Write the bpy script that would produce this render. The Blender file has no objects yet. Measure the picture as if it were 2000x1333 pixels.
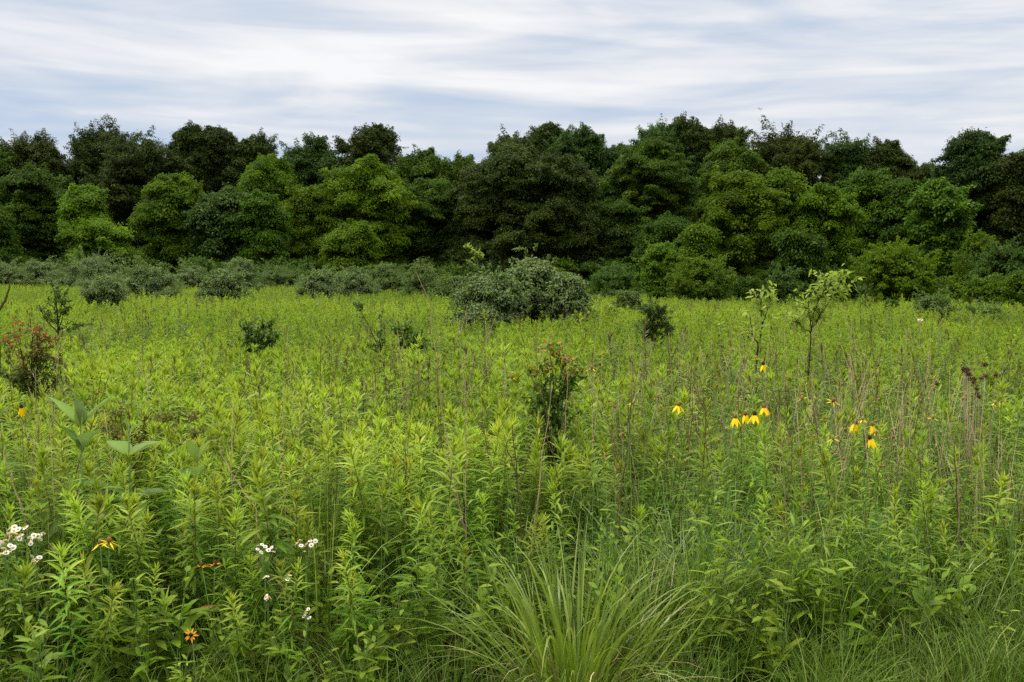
import bpy, math, random
import numpy as np
from mathutils import Vector

# ------------------------------------------------------------------ camera, world, sun, exposure
scene = bpy.context.scene
COL = scene.collection
CAM_Z = 1.7
PITCH = math.atan(136.5 / 2000.0)
cd = bpy.data.cameras.new('camera')
cd.lens = 36.0; cd.sensor_width = 36.0; cd.sensor_fit = 'HORIZONTAL'
cd.clip_start = 0.05; cd.clip_end = 6000.0
cam = bpy.data.objects.new('camera', cd); COL.objects.link(cam)
cam.location = (0, 0, CAM_Z); cam.rotation_euler = (math.pi / 2 - PITCH, 0, 0)
scene.camera = cam
scene.view_settings.view_transform = 'Standard'
scene.view_settings.look = 'None'
scene.view_settings.gamma = 1.0
scene.view_settings.use_curve_mapping = False
scene.view_settings.exposure = 0.68
scene.render.engine = 'CYCLES'
scene.cycles.max_bounces = 6
scene.cycles.diffuse_bounces = 3
scene.cycles.glossy_bounces = 2
scene.cycles.transmission_bounces = 4
scene.cycles.use_denoising = False

SUN_EL, SUN_ROT = math.radians(60), math.radians(285)
HORIZON_L, ZENITH_L = 0.62, 2.4

def build_world():
    w = bpy.data.worlds.new('World'); scene.world = w; w.use_nodes = True
    nt = w.node_tree; nt.nodes.clear(); N = nt.nodes.new; L = nt.links.new
    def math_(op, a, b=None, c=None):
        n = N('ShaderNodeMath'); n.operation = op
        for i, v in enumerate((a, b, c)):
            if v is None: continue
            if isinstance(v, (int, float)): n.inputs[i].default_value = v
            else: L(v, n.inputs[i])
        return n.outputs[0]
    tc = N('ShaderNodeTexCoord'); sx = N('ShaderNodeSeparateXYZ'); L(tc.outputs['Generated'], sx.inputs[0])
    az = math_('ARCTAN2', sx.outputs[0], sx.outputs[1])
    el = math_('ARCSINE', sx.outputs[2])
    def noise(sa, se, off, detail, rough, dist, tilt=0.0):
        cv = N('ShaderNodeCombineXYZ')
        L(math_('MULTIPLY', az, sa), cv.inputs[0])
        e2 = math_('ADD', el, math_('MULTIPLY', az, tilt))
        L(math_('MULTIPLY', e2, se), cv.inputs[1]); cv.inputs[2].default_value = off
        n = N('ShaderNodeTexNoise'); n.inputs['Scale'].default_value = 1.0
        n.inputs['Detail'].default_value = detail; n.inputs['Roughness'].default_value = rough
        n.inputs['Distortion'].default_value = dist
        L(cv.outputs[0], n.inputs['Vector']); return n.outputs[0]
    big = noise(3.0, 17.0, 3.1, 4.0, 0.5, 0.7, 0.03)
    streak = noise(3.2, 40.0, 7.7, 3.0, 0.45, 0.6, 0.025)
    fine = noise(12.0, 90.0, 1.3, 4.0, 0.5, 1.0, 0.03)
    f = math_('ADD', math_('MULTIPLY', big, 0.72), math_('ADD', math_('MULTIPLY', streak, 0.40), math_('MULTIPLY', fine, 0.09)))
    # fewer clouds low down towards the horizon, a bright belt above it
    mr = N('ShaderNodeMapRange'); mr.interpolation_type = 'SMOOTHSTEP'
    mr.inputs['From Min'].default_value = 0.11; mr.inputs['From Max'].default_value = 0.20
    mr.inputs['To Min'].default_value = -0.03; mr.inputs['To Max'].default_value = 0.075
    L(el, mr.inputs['Value'])
    mr2 = N('ShaderNodeMapRange'); mr2.interpolation_type = 'SMOOTHSTEP'
    mr2.inputs['From Min'].default_value = 0.195; mr2.inputs['From Max'].default_value = 0.255
    mr2.inputs['To Min'].default_value = 0.0; mr2.inputs['To Max'].default_value = -0.06
    L(el, mr2.inputs['Value'])
    ar = N('ShaderNodeMapRange'); ar.interpolation_type = 'SMOOTHSTEP'
    ar.inputs['From Min'].default_value = -0.15; ar.inputs['From Max'].default_value = 0.3
    ar.inputs['To Min'].default_value = 0.5; ar.inputs['To Max'].default_value = 2.4
    L(az, ar.inputs['Value'])
    bank = math_('MULTIPLY', mr2.outputs[0], ar.outputs[0])
    f = math_('ADD', math_('SUBTRACT', f, 0.085), math_('ADD', mr.outputs[0], bank))
    ramp = N('ShaderNodeValToRGB'); L(f, ramp.inputs[0])
    cr = ramp.color_ramp
    cr.elements[0].position = 0.39; cr.elements[0].color = (0.53, 0.64, 0.81, 1)
    cr.elements[1].position = 0.70; cr.elements[1].color = (0.99, 0.99, 1.0, 1)
    e = cr.elements.new(0.49); e.color = (0.67, 0.735, 0.84, 1)
    e = cr.elements.new(0.58); e.color = (0.84, 0.865, 0.91, 1)
    # clear-sky blue showing in the thin places
    back = N('ShaderNodeMapRange'); back.interpolation_type = 'SMOOTHSTEP'
    back.inputs['From Min'].default_value = -0.7; back.inputs['From Max'].default_value = 0.5
    back.inputs['To Min'].default_value = 0.85; back.inputs['To Max'].default_value = 1.0
    L(sx.outputs[1], back.inputs['Value'])
    sky = N('ShaderNodeTexSky'); sky.sky_type = 'NISHITA'; sky.sun_disc = False
    sky.sun_elevation = SUN_EL; sky.sun_rotation = SUN_ROT
    sc = N('ShaderNodeMix'); sc.data_type = 'RGBA'; sc.blend_type = 'MULTIPLY'; sc.inputs['Factor'].default_value = 1.0
    L(sky.outputs[0], sc.inputs['A']); sc.inputs['B'].default_value = (0.06, 0.06, 0.06, 1)
    # overcast sky: brighter overhead than at the horizon
    up = N('ShaderNodeMapRange'); up.interpolation_type = 'SMOOTHSTEP'
    up.inputs['From Min'].default_value = 0.30; up.inputs['From Max'].default_value = 1.2
    up.inputs['To Min'].default_value = HORIZON_L; up.inputs['To Max'].default_value = ZENITH_L
    L(el, up.inputs['Value'])
    mul = N('ShaderNodeMix'); mul.data_type = 'RGBA'; mul.blend_type = 'MULTIPLY'; mul.inputs['Factor'].default_value = 1.0
    cmb = N('ShaderNodeCombineXYZ')
    for i in range(3): L(up.outputs[0], cmb.inputs[i])
    L(ramp.outputs[0], mul.inputs['A']); L(cmb.outputs[0], mul.inputs['B'])
    ov = N('ShaderNodeMapRange'); ov.interpolation_type = 'SMOOTHSTEP'
    ov.inputs['From Min'].default_value = 0.32; ov.inputs['From Max'].default_value = 0.9
    L(el, ov.inputs['Value'])
    top = N('ShaderNodeMix'); top.data_type = 'RGBA'
    L(ov.outputs[0], top.inputs['Factor']); L(mul.outputs['Result'], top.inputs['A'])
    top.inputs['B'].default_value = (ZENITH_L * 1.0, ZENITH_L * 0.98, ZENITH_L * 0.93, 1)
    mix = N('ShaderNodeMix'); mix.data_type = 'RGBA'; mix.inputs['Factor'].default_value = 0.93
    L(sc.outputs['Result'], mix.inputs['A']); L(top.outputs['Result'], mix.inputs['B'])
    bg = N('ShaderNodeBackground'); L(back.outputs[0], bg.inputs[1]); L(mix.outputs['Result'], bg.inputs[0])
    out = N('ShaderNodeOutputWorld'); L(bg.outputs[0], out.inputs[0])
build_world()

sd = bpy.data.lights.new('sun', 'SUN'); sd.energy = 1.5; sd.angle = math.radians(14); sd.color = (1.0, 0.965, 0.90)
sun = bpy.data.objects.new('sun', sd); COL.objects.link(sun)
# the sky's sun_rotation is measured from +Y clockwise; the lamp points away from that direction
_sv = Vector((math.sin(SUN_ROT) * math.cos(SUN_EL), math.cos(SUN_ROT) * math.cos(SUN_EL), math.sin(SUN_EL)))
sun.rotation_euler = _sv.to_track_quat('Z', 'Y').to_euler()

# ------------------------------------------------------------------ helpers
cp, sp = math.cos(PITCH), math.sin(PITCH)
def pt(px, py, D):
    """point of the place seen at photo pixel (px, py), D metres ahead"""
    dx = (px - 1000) / 2000.0; dy = (666.5 - py) / 2000.0
    vy = cp + dy * sp; vz = -sp + dy * cp
    k = D / vy
    return np.array([dx * k, D, CAM_Z + vz * k])

def ramp01(v, a, b):
    t = np.clip((v - a) / (b - a), 0, 1); return t * t * (3 - 2 * t)

def ground(x, y):
    return ramp01(y, 12, 60) * (-0.30 - 0.45 * np.tanh(x / 22.0))

def nrm(a):
    return a / np.maximum(np.linalg.norm(a, axis=-1, keepdims=True), 1e-9)

class MB:
    def __init__(self):
        self.v = []; self.t = []; self.q = []; self.tr = []; self.n = 0
    def add(self, v, tone, quads=None, tris=None, mat=0):
        v = np.asarray(v, np.float32).reshape(-1, 3)
        tone = np.broadcast_to(np.asarray(tone, np.float32), (len(v),))
        self.v.append(v); self.t.append(tone)
        if quads is not None and len(quads): self.q.append((np.asarray(quads, np.int64).reshape(-1, 4) + self.n, mat))
        if tris is not None and len(tris): self.tr.append((np.asarray(tris, np.int64).reshape(-1, 3) + self.n, mat))
        self.n += len(v)
    def mesh(self, name, mats, smooth=True):
        me = bpy.data.meshes.new(name)
        v = np.concatenate(self.v); t = np.concatenate(self.t)
        idx = []; tot = []; mi = []
        for a, m in self.q: idx.append(a.ravel()); tot.append(np.full(len(a), 4)); mi.append(np.full(len(a), m))
        for a, m in self.tr: idx.append(a.ravel()); tot.append(np.full(len(a), 3)); mi.append(np.full(len(a), m))
        idx = np.concatenate(idx).astype(np.int32); tot = np.concatenate(tot).astype(np.int32); mi = np.concatenate(mi).astype(np.int32)
        st = np.concatenate([[0], np.cumsum(tot)[:-1]]).astype(np.int32)
        me.vertices.add(len(v)); me.vertices.foreach_set('co', v.ravel())
        me.loops.add(len(idx)); me.loops.foreach_set('vertex_index', idx)
        me.polygons.add(len(tot)); me.polygons.foreach_set('loop_start', st); me.polygons.foreach_set('loop_total', tot)
        me.polygons.foreach_set('material_index', mi)
        me.polygons.foreach_set('use_smooth', np.full(len(tot), smooth))
        a = me.attributes.new('tone', 'FLOAT', 'POINT'); a.data.foreach_set('value', t.astype(np.float32))
        for m in (mats if isinstance(mats, (list, tuple)) else [mats]): me.materials.append(m)
        me.update(calc_edges=True); me.validate()
        return me
    def build(self, name, mats, parent=None, smooth=True):
        o = bpy.data.objects.new(name, self.mesh(name, mats, smooth)); COL.objects.link(o)
        if parent: o.parent = parent
        return o

def tag(o, label=None, cat=None, group=None, kind=None):
    if label: o['label'] = label
    if cat: o['category'] = cat
    if group: o['group'] = group
    if kind: o['kind'] = kind
    return o

def thing(name, loc, label, cat, group=None, rz=0.0):
    o = bpy.data.objects.new(name, None); COL.objects.link(o); o.empty_display_size = 0.1
    o.location = loc; o.rotation_euler = (0, 0, rz)
    return tag(o, label, cat, group)

def leaves(mb, o, d, n, L, w, tone, droop=0.2, lod=1, fold=0.18, mat=0, broad=False):
    """N leaves: base o, direction d, face normal n"""
    o = np.asarray(o, float).reshape(-1, 3); N = len(o)
    d = nrm(np.broadcast_to(d, (N, 3))); n = np.broadcast_to(n, (N, 3))
    L = np.broadcast_to(L, (N,))[:, None]; w = np.broadcast_to(w, (N,))[:, None]
    tone = np.broadcast_to(tone, (N,)); droop = np.broadcast_to(droop, (N,))[:, None]
    side = nrm(np.cross(d, n) + 1e-6); n2 = np.cross(side, d)
    dn = np.array([0, 0, -1.0])
    def c(s): return o + d * L * s + dn * droop * L * s * s
    if lod == 2:
        a = c(0); m = c(.42); e = c(1)
        V = np.stack([a, m - side * w / 2 + n2 * w * fold, e, m + side * w / 2 + n2 * w * fold], 1)
        mb.add(V, np.repeat(tone, 4), quads=np.arange(4)[None] + 4 * np.arange(N)[:, None], mat=mat)
    elif lod == 1:
        s1, s2 = (.3, .68); w1, w2 = (.95, .72)
        V = np.stack([c(0), c(s1) - side * w * w1 / 2, c(s1) + side * w * w1 / 2, c(s2) - side * w * w2 / 2, c(s2) + side * w * w2 / 2, c(1)], 1)
        b = 6 * np.arange(N)[:, None]
        mb.add(V, np.repeat(tone, 6), quads=np.array([[1, 2, 4, 3]]) + b, tris=np.concatenate([np.array([[0, 2, 1]]) + b, np.array([[3, 4, 5]]) + b]), mat=mat)
    else:
        S = [0, .12, .3, .5, .72, .9, 1.0] if broad else [0, .14, .35, .6, .82, 1.0]
        W = [.1, .62, .98, 1.0, .7, .26, 0.0] if broad else [.12, .66, 1.0, .78, .42, 0.0]
        K = len(S); vs = []
        for s, ww in zip(S, W):
            cc = c(s); rip = 0.04 * math.sin(s * 21)
            vs += [cc - side * w * ww / 2 + n2 * w * ww * (fold + rip), cc, cc + side * w * ww / 2 + n2 * w * ww * (fold - rip)]
        V = np.stack(vs, 1)
        b = (3 * K) * np.arange(N)[:, None, None]
        qs = []
        for k in range(K - 1):
            for j in (0, 1): qs.append([3 * k + j, 3 * k + j + 1, 3 * k + 4 + j, 3 * k + 3 + j])
        Q = (np.array(qs)[None] + b).reshape(-1, 4)
        tt = np.repeat(tone, 3 * K).reshape(N, K, 3).copy(); tt[:, :, 1] += 0.10
        mb.add(V, tt.ravel(), quads=Q, mat=mat)

def tube(mb, pts, r0, r1, sides=5, tone=0.5, mat=0):
    P = np.asarray(pts, float); K = len(P)
    T = nrm(np.gradient(P, axis=0)); ref = np.array([1.0, 0.02, 0.05])
    if abs(T[:, 0]).mean() > .85: ref = np.array([0, 1.0, .1])
    A = nrm(np.cross(T, ref)); B = np.cross(T, A)
    r = np.linspace(r0, r1, K)[:, None, None]
    an = np.linspace(0, 2 * math.pi, sides, endpoint=False)
    V = P[:, None] + r * (np.cos(an)[None, :, None] * A[:, None] + np.sin(an)[None, :, None] * B[:, None])
    q = []
    for k in range(K - 1):
        for j in range(sides):
            j2 = (j + 1) % sides
            q.append([k * sides + j, k * sides + j2, (k + 1) * sides + j2, (k + 1) * sides + j])
    mb.add(V.reshape(-1, 3), tone, quads=q, mat=mat)
    mb.add(P[-1:] + T[-1:] * r1, tone, mat=mat)
    m = mb.n - 1 ; last = (K - 1) * sides - (K * sides)
    tr = [[m - sides + j, m - sides + (j + 1) % sides, m] for j in range(sides)]
    mb.tr.append((np.array(tr), mat))

def blades(mb, o, az, L, w, th0, th1, tone, K=6, rng=None, mat=0, power=1.4):
    """grass blades: lean th0 at the base bending to th1 at the tip (from vertical)"""
    o = np.asarray(o, float).reshape(-1, 3); N = len(o)
    az = np.broadcast_to(az, (N,)); L = np.broadcast_to(L, (N,)); w = np.broadcast_to(w, (N,))
    th0 = np.broadcast_to(th0, (N,)); th1 = np.broadcast_to(th1, (N,)); tone = np.broadcast_to(tone, (N,))
    hd = np.stack([np.cos(az), np.sin(az), 0 * az], 1); sd_ = np.stack([-np.sin(az), np.cos(az), 0 * az], 1)
    if rng is not None:
        tw = rng.uniform(-1.2, 1.2, N)[:, None]; sd_ = np.cos(tw) * sd_ + np.sin(tw) * (hd * .9 + np.array([0, 0, .1]))
    p = o.copy(); vs = []
    for k in range(K):
        s = k / (K - 1)
        ww = w * min(1.0, .55 + s * 1.6) * (1 - s ** 2.2)
        vs += [p - sd_ * (ww / 2)[:, None], p + sd_ * (ww / 2)[:, None]]
        th = th0 + (th1 - th0) * (s + .5 / (K - 1)) ** power
        p = p + (hd * np.sin(th)[:, None] + np.array([0, 0, 1.0]) * np.cos(th)[:, None]) * (L / (K - 1))[:, None]
    V = np.stack(vs, 1)
    b = (2 * K) * np.arange(N)[:, None, None]
    q = np.array([[2 * k, 2 * k + 1, 2 * k + 3, 2 * k + 2] for k in range(K - 1)])[None] + b
    mb.add(V, np.repeat(tone, 2 * K), quads=q.reshape(-1, 4), mat=mat)

# ------------------------------------------------------------------ materials
def leaf_mat(name, c0, c1, c2, rough=0.5, trans=0.35, spec=0.35, back=None, vary=0.22, p1=0.5, tcol=(1.15, 1.2, 0.6)):
    m = bpy.data.materials.new(name); m.use_nodes = True
    nt = m.node_tree; nt.nodes.clear(); N = nt.nodes.new; Lk = nt.links.new
    at = N('ShaderNodeAttribute'); at.attribute_name = 'tone'
    r = N('ShaderNodeValToRGB'); Lk(at.outputs['Fac'], r.inputs[0])
    r.color_ramp.elements[0].color = (*c0, 1); r.color_ramp.elements[1].color = (*c2, 1)
    e = r.color_ramp.elements.new(p1); e.color = (*c1, 1)
    ti = N('ShaderNodeAttribute'); ti.attribute_type = 'INSTANCER'; ti.attribute_name = 'tint'
    oi = N('ShaderNodeObjectInfo')
    def mth(op, a, b):
        n = N('ShaderNodeMath'); n.operation = op
        for i, v in enumerate((a, b)):
            if isinstance(v, (int, float)): n.inputs[i].default_value = v
            else: Lk(v, n.inputs[i])
        return n.outputs[0]
    rnd = mth('MULTIPLY', mth('SUBTRACT', oi.outputs['Random'], 0.5), vary)
    val = mth('ADD', mth('ADD', rnd, 1.0), mth('MULTIPLY', ti.outputs['Fac'], 0.32))
    hue = mth('SUBTRACT', mth('ADD', 0.5, mth('MULTIPLY', rnd, 0.06)), mth('MULTIPLY', ti.outputs['Fac'], 0.012))
    hs = N('ShaderNodeHueSaturation'); Lk(hue, hs.inputs['Hue']); Lk(val, hs.inputs['Value']); Lk(r.outputs[0], hs.inputs['Color'])
    col = hs.outputs[0]
    if back:
        g = N('ShaderNodeNewGeometry'); mx = N('ShaderNodeMix'); mx.data_type = 'RGBA'
        Lk(g.outputs['Backfacing'], mx.inputs['Factor']); Lk(col, mx.inputs['A']); mx.inputs['B'].default_value = (*back, 1); col = mx.outputs['Result']
    p = N('ShaderNodeBsdfPrincipled'); Lk(col, p.inputs['Base Color']); p.inputs['Roughness'].default_value = rough
    p.inputs['Specular IOR Level'].default_value = spec
    t = N('ShaderNodeBsdfTranslucent')
    tm = N('ShaderNodeMix'); tm.data_type = 'RGBA'; tm.blend_type = 'MULTIPLY'; tm.inputs['Factor'].default_value = 1
    Lk(col, tm.inputs['A']); tm.inputs['B'].default_value = (*tcol, 1); Lk(tm.outputs['Result'], t.inputs[0])
    ms = N('ShaderNodeMixShader'); ms.inputs[0].default_value = trans; Lk(p.outputs[0], ms.inputs[1]); Lk(t.outputs[0], ms.inputs[2])
    o = N('ShaderNodeOutputMaterial'); Lk(ms.outputs[0], o.inputs[0])
    return m

def solid_mat(name, c0, c1, scale=30.0, rough=0.8, spec=0.2):
    m = bpy.data.materials.new(name); m.use_nodes = True
    nt = m.node_tree; N = nt.nodes.new; Lk = nt.links.new
    p = nt.nodes['Principled BSDF']; p.inputs['Roughness'].default_value = rough; p.inputs['Specular IOR Level'].default_value = spec
    tc = N('ShaderNodeTexCoord'); no = N('ShaderNodeTexNoise'); no.inputs['Scale'].default_value = scale; no.inputs['Detail'].default_value = 5
    Lk(tc.outputs['Object'], no.inputs['Vector'])
    r = N('ShaderNodeValToRGB'); r.color_ramp.elements[0].position = .32; r.color_ramp.elements[1].position = .68
    r.color_ramp.elements[0].color = (*c0, 1); r.color_ramp.elements[1].color = (*c1, 1)
    Lk(no.outputs[0], r.inputs[0]); Lk(r.outputs[0], p.inputs['Base Color'])
    return m

M = {}
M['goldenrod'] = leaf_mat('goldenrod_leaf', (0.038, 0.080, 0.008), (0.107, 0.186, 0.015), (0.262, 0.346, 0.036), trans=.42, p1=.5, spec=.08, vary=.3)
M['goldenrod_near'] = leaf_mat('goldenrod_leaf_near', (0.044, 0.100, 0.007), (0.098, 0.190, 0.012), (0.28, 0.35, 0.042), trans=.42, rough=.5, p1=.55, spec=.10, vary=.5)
M['goldenrod_dark'] = leaf_mat('goldenrod_leaf_dark', (0.022, 0.046, 0.01), (0.04, 0.075, 0.013), (0.13, 0.12, 0.04), trans=.3, spec=.2)
M['herb'] = leaf_mat('herb_leaf', (0.060, 0.112, 0.008), (0.128, 0.208, 0.014), (0.23, 0.30, 0.03), trans=.42, rough=.45, spec=.12)
M['fern'] = leaf_mat('feathery_leaf', (0.055, 0.125, 0.008), (0.115, 0.215, 0.014), (0.24, 0.34, 0.03), trans=.42, spec=.1)
M['grass'] = leaf_mat('grass_blade', (0.060, 0.108, 0.010), (0.135, 0.208, 0.021), (0.30, 0.37, 0.08), trans=.36, rough=.34, spec=.28)
M['grass_blue'] = leaf_mat('grass_blade_bluish', (0.05, 0.105, 0.014), (0.105, 0.18, 0.03), (0.26, 0.34, 0.13), trans=.3, rough=.30, spec=.4)
M['turf'] = leaf_mat('turf_blade', (0.045, 0.09, 0.01), (0.085, 0.15, 0.016), (0.17, 0.19, 0.05), trans=.25, spec=.1)
M['straw'] = leaf_mat('straw', (0.20, 0.13, 0.075), (0.36, 0.27, 0.15), (0.52, 0.43, 0.27), trans=.1, tcol=(1, .9, .6))
M['stem_brown'] = solid_mat('stem_brown', (0.055, 0.035, 0.018), (0.14, 0.085, 0.035), 40)
M['stem_green'] = solid_mat('stem_green', (0.07, 0.14, 0.025), (0.13, 0.21, 0.04), 30, .5, .4)
M['stem_red'] = solid_mat('stem_reddish', (0.075, 0.055, 0.018), (0.15, 0.12, 0.03), 14, .6)
M['dry_stem'] = solid_mat('dry_stem', (0.19, 0.12, 0.07), (0.44, 0.33, 0.20), 9)
M['bark'] = solid_mat('bark', (0.030, 0.024, 0.018), (0.085, 0.070, 0.055), 6, .9)
M['bark_dark'] = solid_mat('bark_dark', (0.012, 0.009, 0.007), (0.04, 0.03, 0.022), 20, .85)
M['t_dark'] = leaf_mat('tree_leaf_dark', (0.021, 0.037, 0.004), (0.034, 0.056, 0.007), (0.070, 0.098, 0.014), trans=.28, spec=.08, tcol=(1.1, 1.1, .5))
M['t_blue'] = leaf_mat('tree_leaf_bluegreen', (0.020, 0.042, 0.007), (0.035, 0.070, 0.011), (0.066, 0.118, 0.020), trans=.30, spec=.08)
M['t_mid'] = leaf_mat('tree_leaf_mid', (0.027, 0.057, 0.004), (0.05, 0.099, 0.006), (0.096, 0.165, 0.011), trans=.34, spec=.08)
M['t_bright'] = leaf_mat('tree_leaf_bright', (0.046, 0.088, 0.003), (0.084, 0.148, 0.004), (0.15, 0.225, 0.01), trans=.38, spec=.08)
M['olive'] = leaf_mat('silver_shrub_leaf', (0.044, 0.080, 0.012), (0.090, 0.150, 0.026), (0.19, 0.26, 0.075), trans=.28, back=(0.15, 0.205, 0.075), spec=.10, rough=.5)
M['olive_g'] = leaf_mat('green_shrub_leaf', (0.044, 0.088, 0.01), (0.084, 0.148, 0.017), (0.16, 0.23, 0.04), trans=.3, back=(0.11,0.16,0.045), spec=.12)
M['dk_shrub'] = leaf_mat('dark_shrub_leaf', (0.028, 0.056, 0.008), (0.052, 0.1, 0.012), (0.11, 0.18, 0.022), trans=.3, spec=.12)
M['conifer'] = leaf_mat('conifer_needle', (0.03, 0.058, 0.012), (0.055, 0.095, 0.02), (0.09, 0.13, 0.03), trans=.12, spec=.1)
M['rusty'] = leaf_mat('rusty_leaf', (0.06, 0.055, 0.01), (0.1, 0.105, 0.015), (0.2, 0.15, 0.03), trans=.3, spec=.1)
M['red_tip'] = leaf_mat('red_tipped_leaf', (0.055, 0.100, 0.012), (0.110, 0.165, 0.020), (0.42, 0.095, 0.04), trans=.34, p1=.55, tcol=(1.1, 1, .6), spec=.12)
M['orange_tip'] = leaf_mat('orange_tipped_leaf', (0.042, 0.092, 0.009), (0.085, 0.155, 0.014), (0.38, 0.17, 0.04), trans=.36, p1=.6, tcol=(1.1, 1, .6), spec=.12)
M['sapling'] = leaf_mat('sapling_leaf', (0.11, 0.17, 0.020), (0.21, 0.29, 0.035), (0.38, 0.45, 0.08), trans=.45, back=(0.25, 0.32, 0.07), spec=.10)
M['broad'] = leaf_mat('broad_leaf', (0.06, 0.125, 0.016), (0.105, 0.19, 0.026), (0.26, 0.36, 0.04), trans=.38, back=(0.15, 0.22, 0.09), rough=.5, spec=.2)
M['petal_yellow'] = leaf_mat('petal_yellow', (0.75, 0.5, 0.004), (0.88, 0.64, 0.006), (0.9, 0.7, 0.015), trans=.4, tcol=(1.1, 1.05, .5), spec=.1)
M['petal_orange'] = leaf_mat('petal_orange', (0.62, 0.20, 0.004), (0.75, 0.30, 0.006), (0.82, 0.42, 0.01), trans=.3, tcol=(1.1, 1, .5))
M['petal_white'] = leaf_mat('petal_white', (0.72, 0.70, 0.64), (0.80, 0.79, 0.74), (0.84, 0.84, 0.82), trans=.25, tcol=(1, 1, 1))
M['disc_yellow'] = solid_mat('disc_yellow', (0.45, 0.26, 0.02), (0.62, 0.40, 0.05), 400)
M['cone_dark'] = solid_mat('cone_dark', (0.018, 0.009, 0.005), (0.055, 0.028, 0.012), 300)
M['cone_brown'] = solid_mat('cone_brown', (0.10, 0.045, 0.012), (0.24, 0.12, 0.03), 300)
M['cone_green'] = solid_mat('cone_green', (0.14, 0.13, 0.03), (0.28, 0.19, 0.05), 300)
M['dead_leaf'] = leaf_mat('dead_leaf', (0.20, 0.05, 0.015), (0.36, 0.10, 0.02), (0.5, 0.22, 0.05), trans=.3, tcol=(1.1, .9, .6))
M['seed_brown'] = solid_mat('seed_brown', (0.05, 0.022, 0.016), (0.13, 0.06, 0.045), 200)

def ground_mat():
    m = bpy.data.materials.new('meadow_soil'); m.use_nodes = True
    nt = m.node_tree; N = nt.nodes.new; Lk = nt.links.new
    p = nt.nodes['Principled BSDF']; p.inputs['Roughness'].default_value = .95; p.inputs['Specular IOR Level'].default_value = .1
    tc = N('ShaderNodeTexCoord'); a = N('ShaderNodeTexNoise'); a.inputs['Scale'].default_value = 9; a.inputs['Detail'].default_value = 8
    Lk(tc.outputs['Object'], a.inputs['Vector'])
    r = N('ShaderNodeValToRGB'); Lk(a.outputs[0], r.inputs[0]); cr = r.color_ramp
    cr.elements[0].position = .3; cr.elements[0].color = (0.018, 0.020, 0.009, 1)
    cr.elements[1].position = .7; cr.elements[1].color = (0.075, 0.070, 0.030, 1)
    e = cr.elements.new(.5); e.color = (0.036, 0.046, 0.013, 1)
    Lk(r.outputs[0], p.inputs['Base Color'])
    return m

# ------------------------------------------------------------------ ground sheet
def build_ground():
    ys = np.concatenate([np.linspace(-60, -2, 12), np.linspace(0, 14, 30), np.linspace(15, 130, 60), np.linspace(140, 2500, 24)])
    xs = np.concatenate([np.linspace(-2500, -110, 16), np.linspace(-100, 100, 90), np.linspace(110, 2500, 16)])
    X, Y = np.meshgrid(xs, ys); rng = np.random.default_rng(1)
    Z = ground(X, Y) + rng.uniform(-.015, .015, X.shape)
    nx = len(xs); V = np.stack([X, Y, Z], -1).reshape(-1, 3)
    i, j = np.meshgrid(np.arange(len(ys) - 1), np.arange(nx - 1), indexing='ij')
    b = (i * nx + j).ravel(); Q = np.stack([b, b + 1, b + nx + 1, b + nx], 1)
    mb = MB(); mb.add(V, .5, quads=Q)
    tag(mb.build('ground', ground_mat()), kind='structure')
build_ground()

# ------------------------------------------------------------------ trees
def profile(kind, t):
    if kind == 'round': return np.sqrt(np.clip(1 - (2 * t - .92) ** 2 * .92, 0.02, 1))
    if kind == 'tall': return np.clip(.55 + .55 * np.sin(np.clip(t * 1.05, 0, 1) * math.pi * .85), 0, 1) * np.where(t > .8, np.sqrt(np.clip((1.03 - t) / .23, 0, 1)), 1)
    if kind == 'vase': return np.where(t < .75, .25 + t * 1.0, 1.0 * np.sqrt(np.clip((1.04 - t) / .29, 0, 1)))
    if kind == 'dome': return np.sqrt(np.clip(1.02 - t ** 2.2, 0.02, 1))
    return np.ones_like(t)

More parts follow.
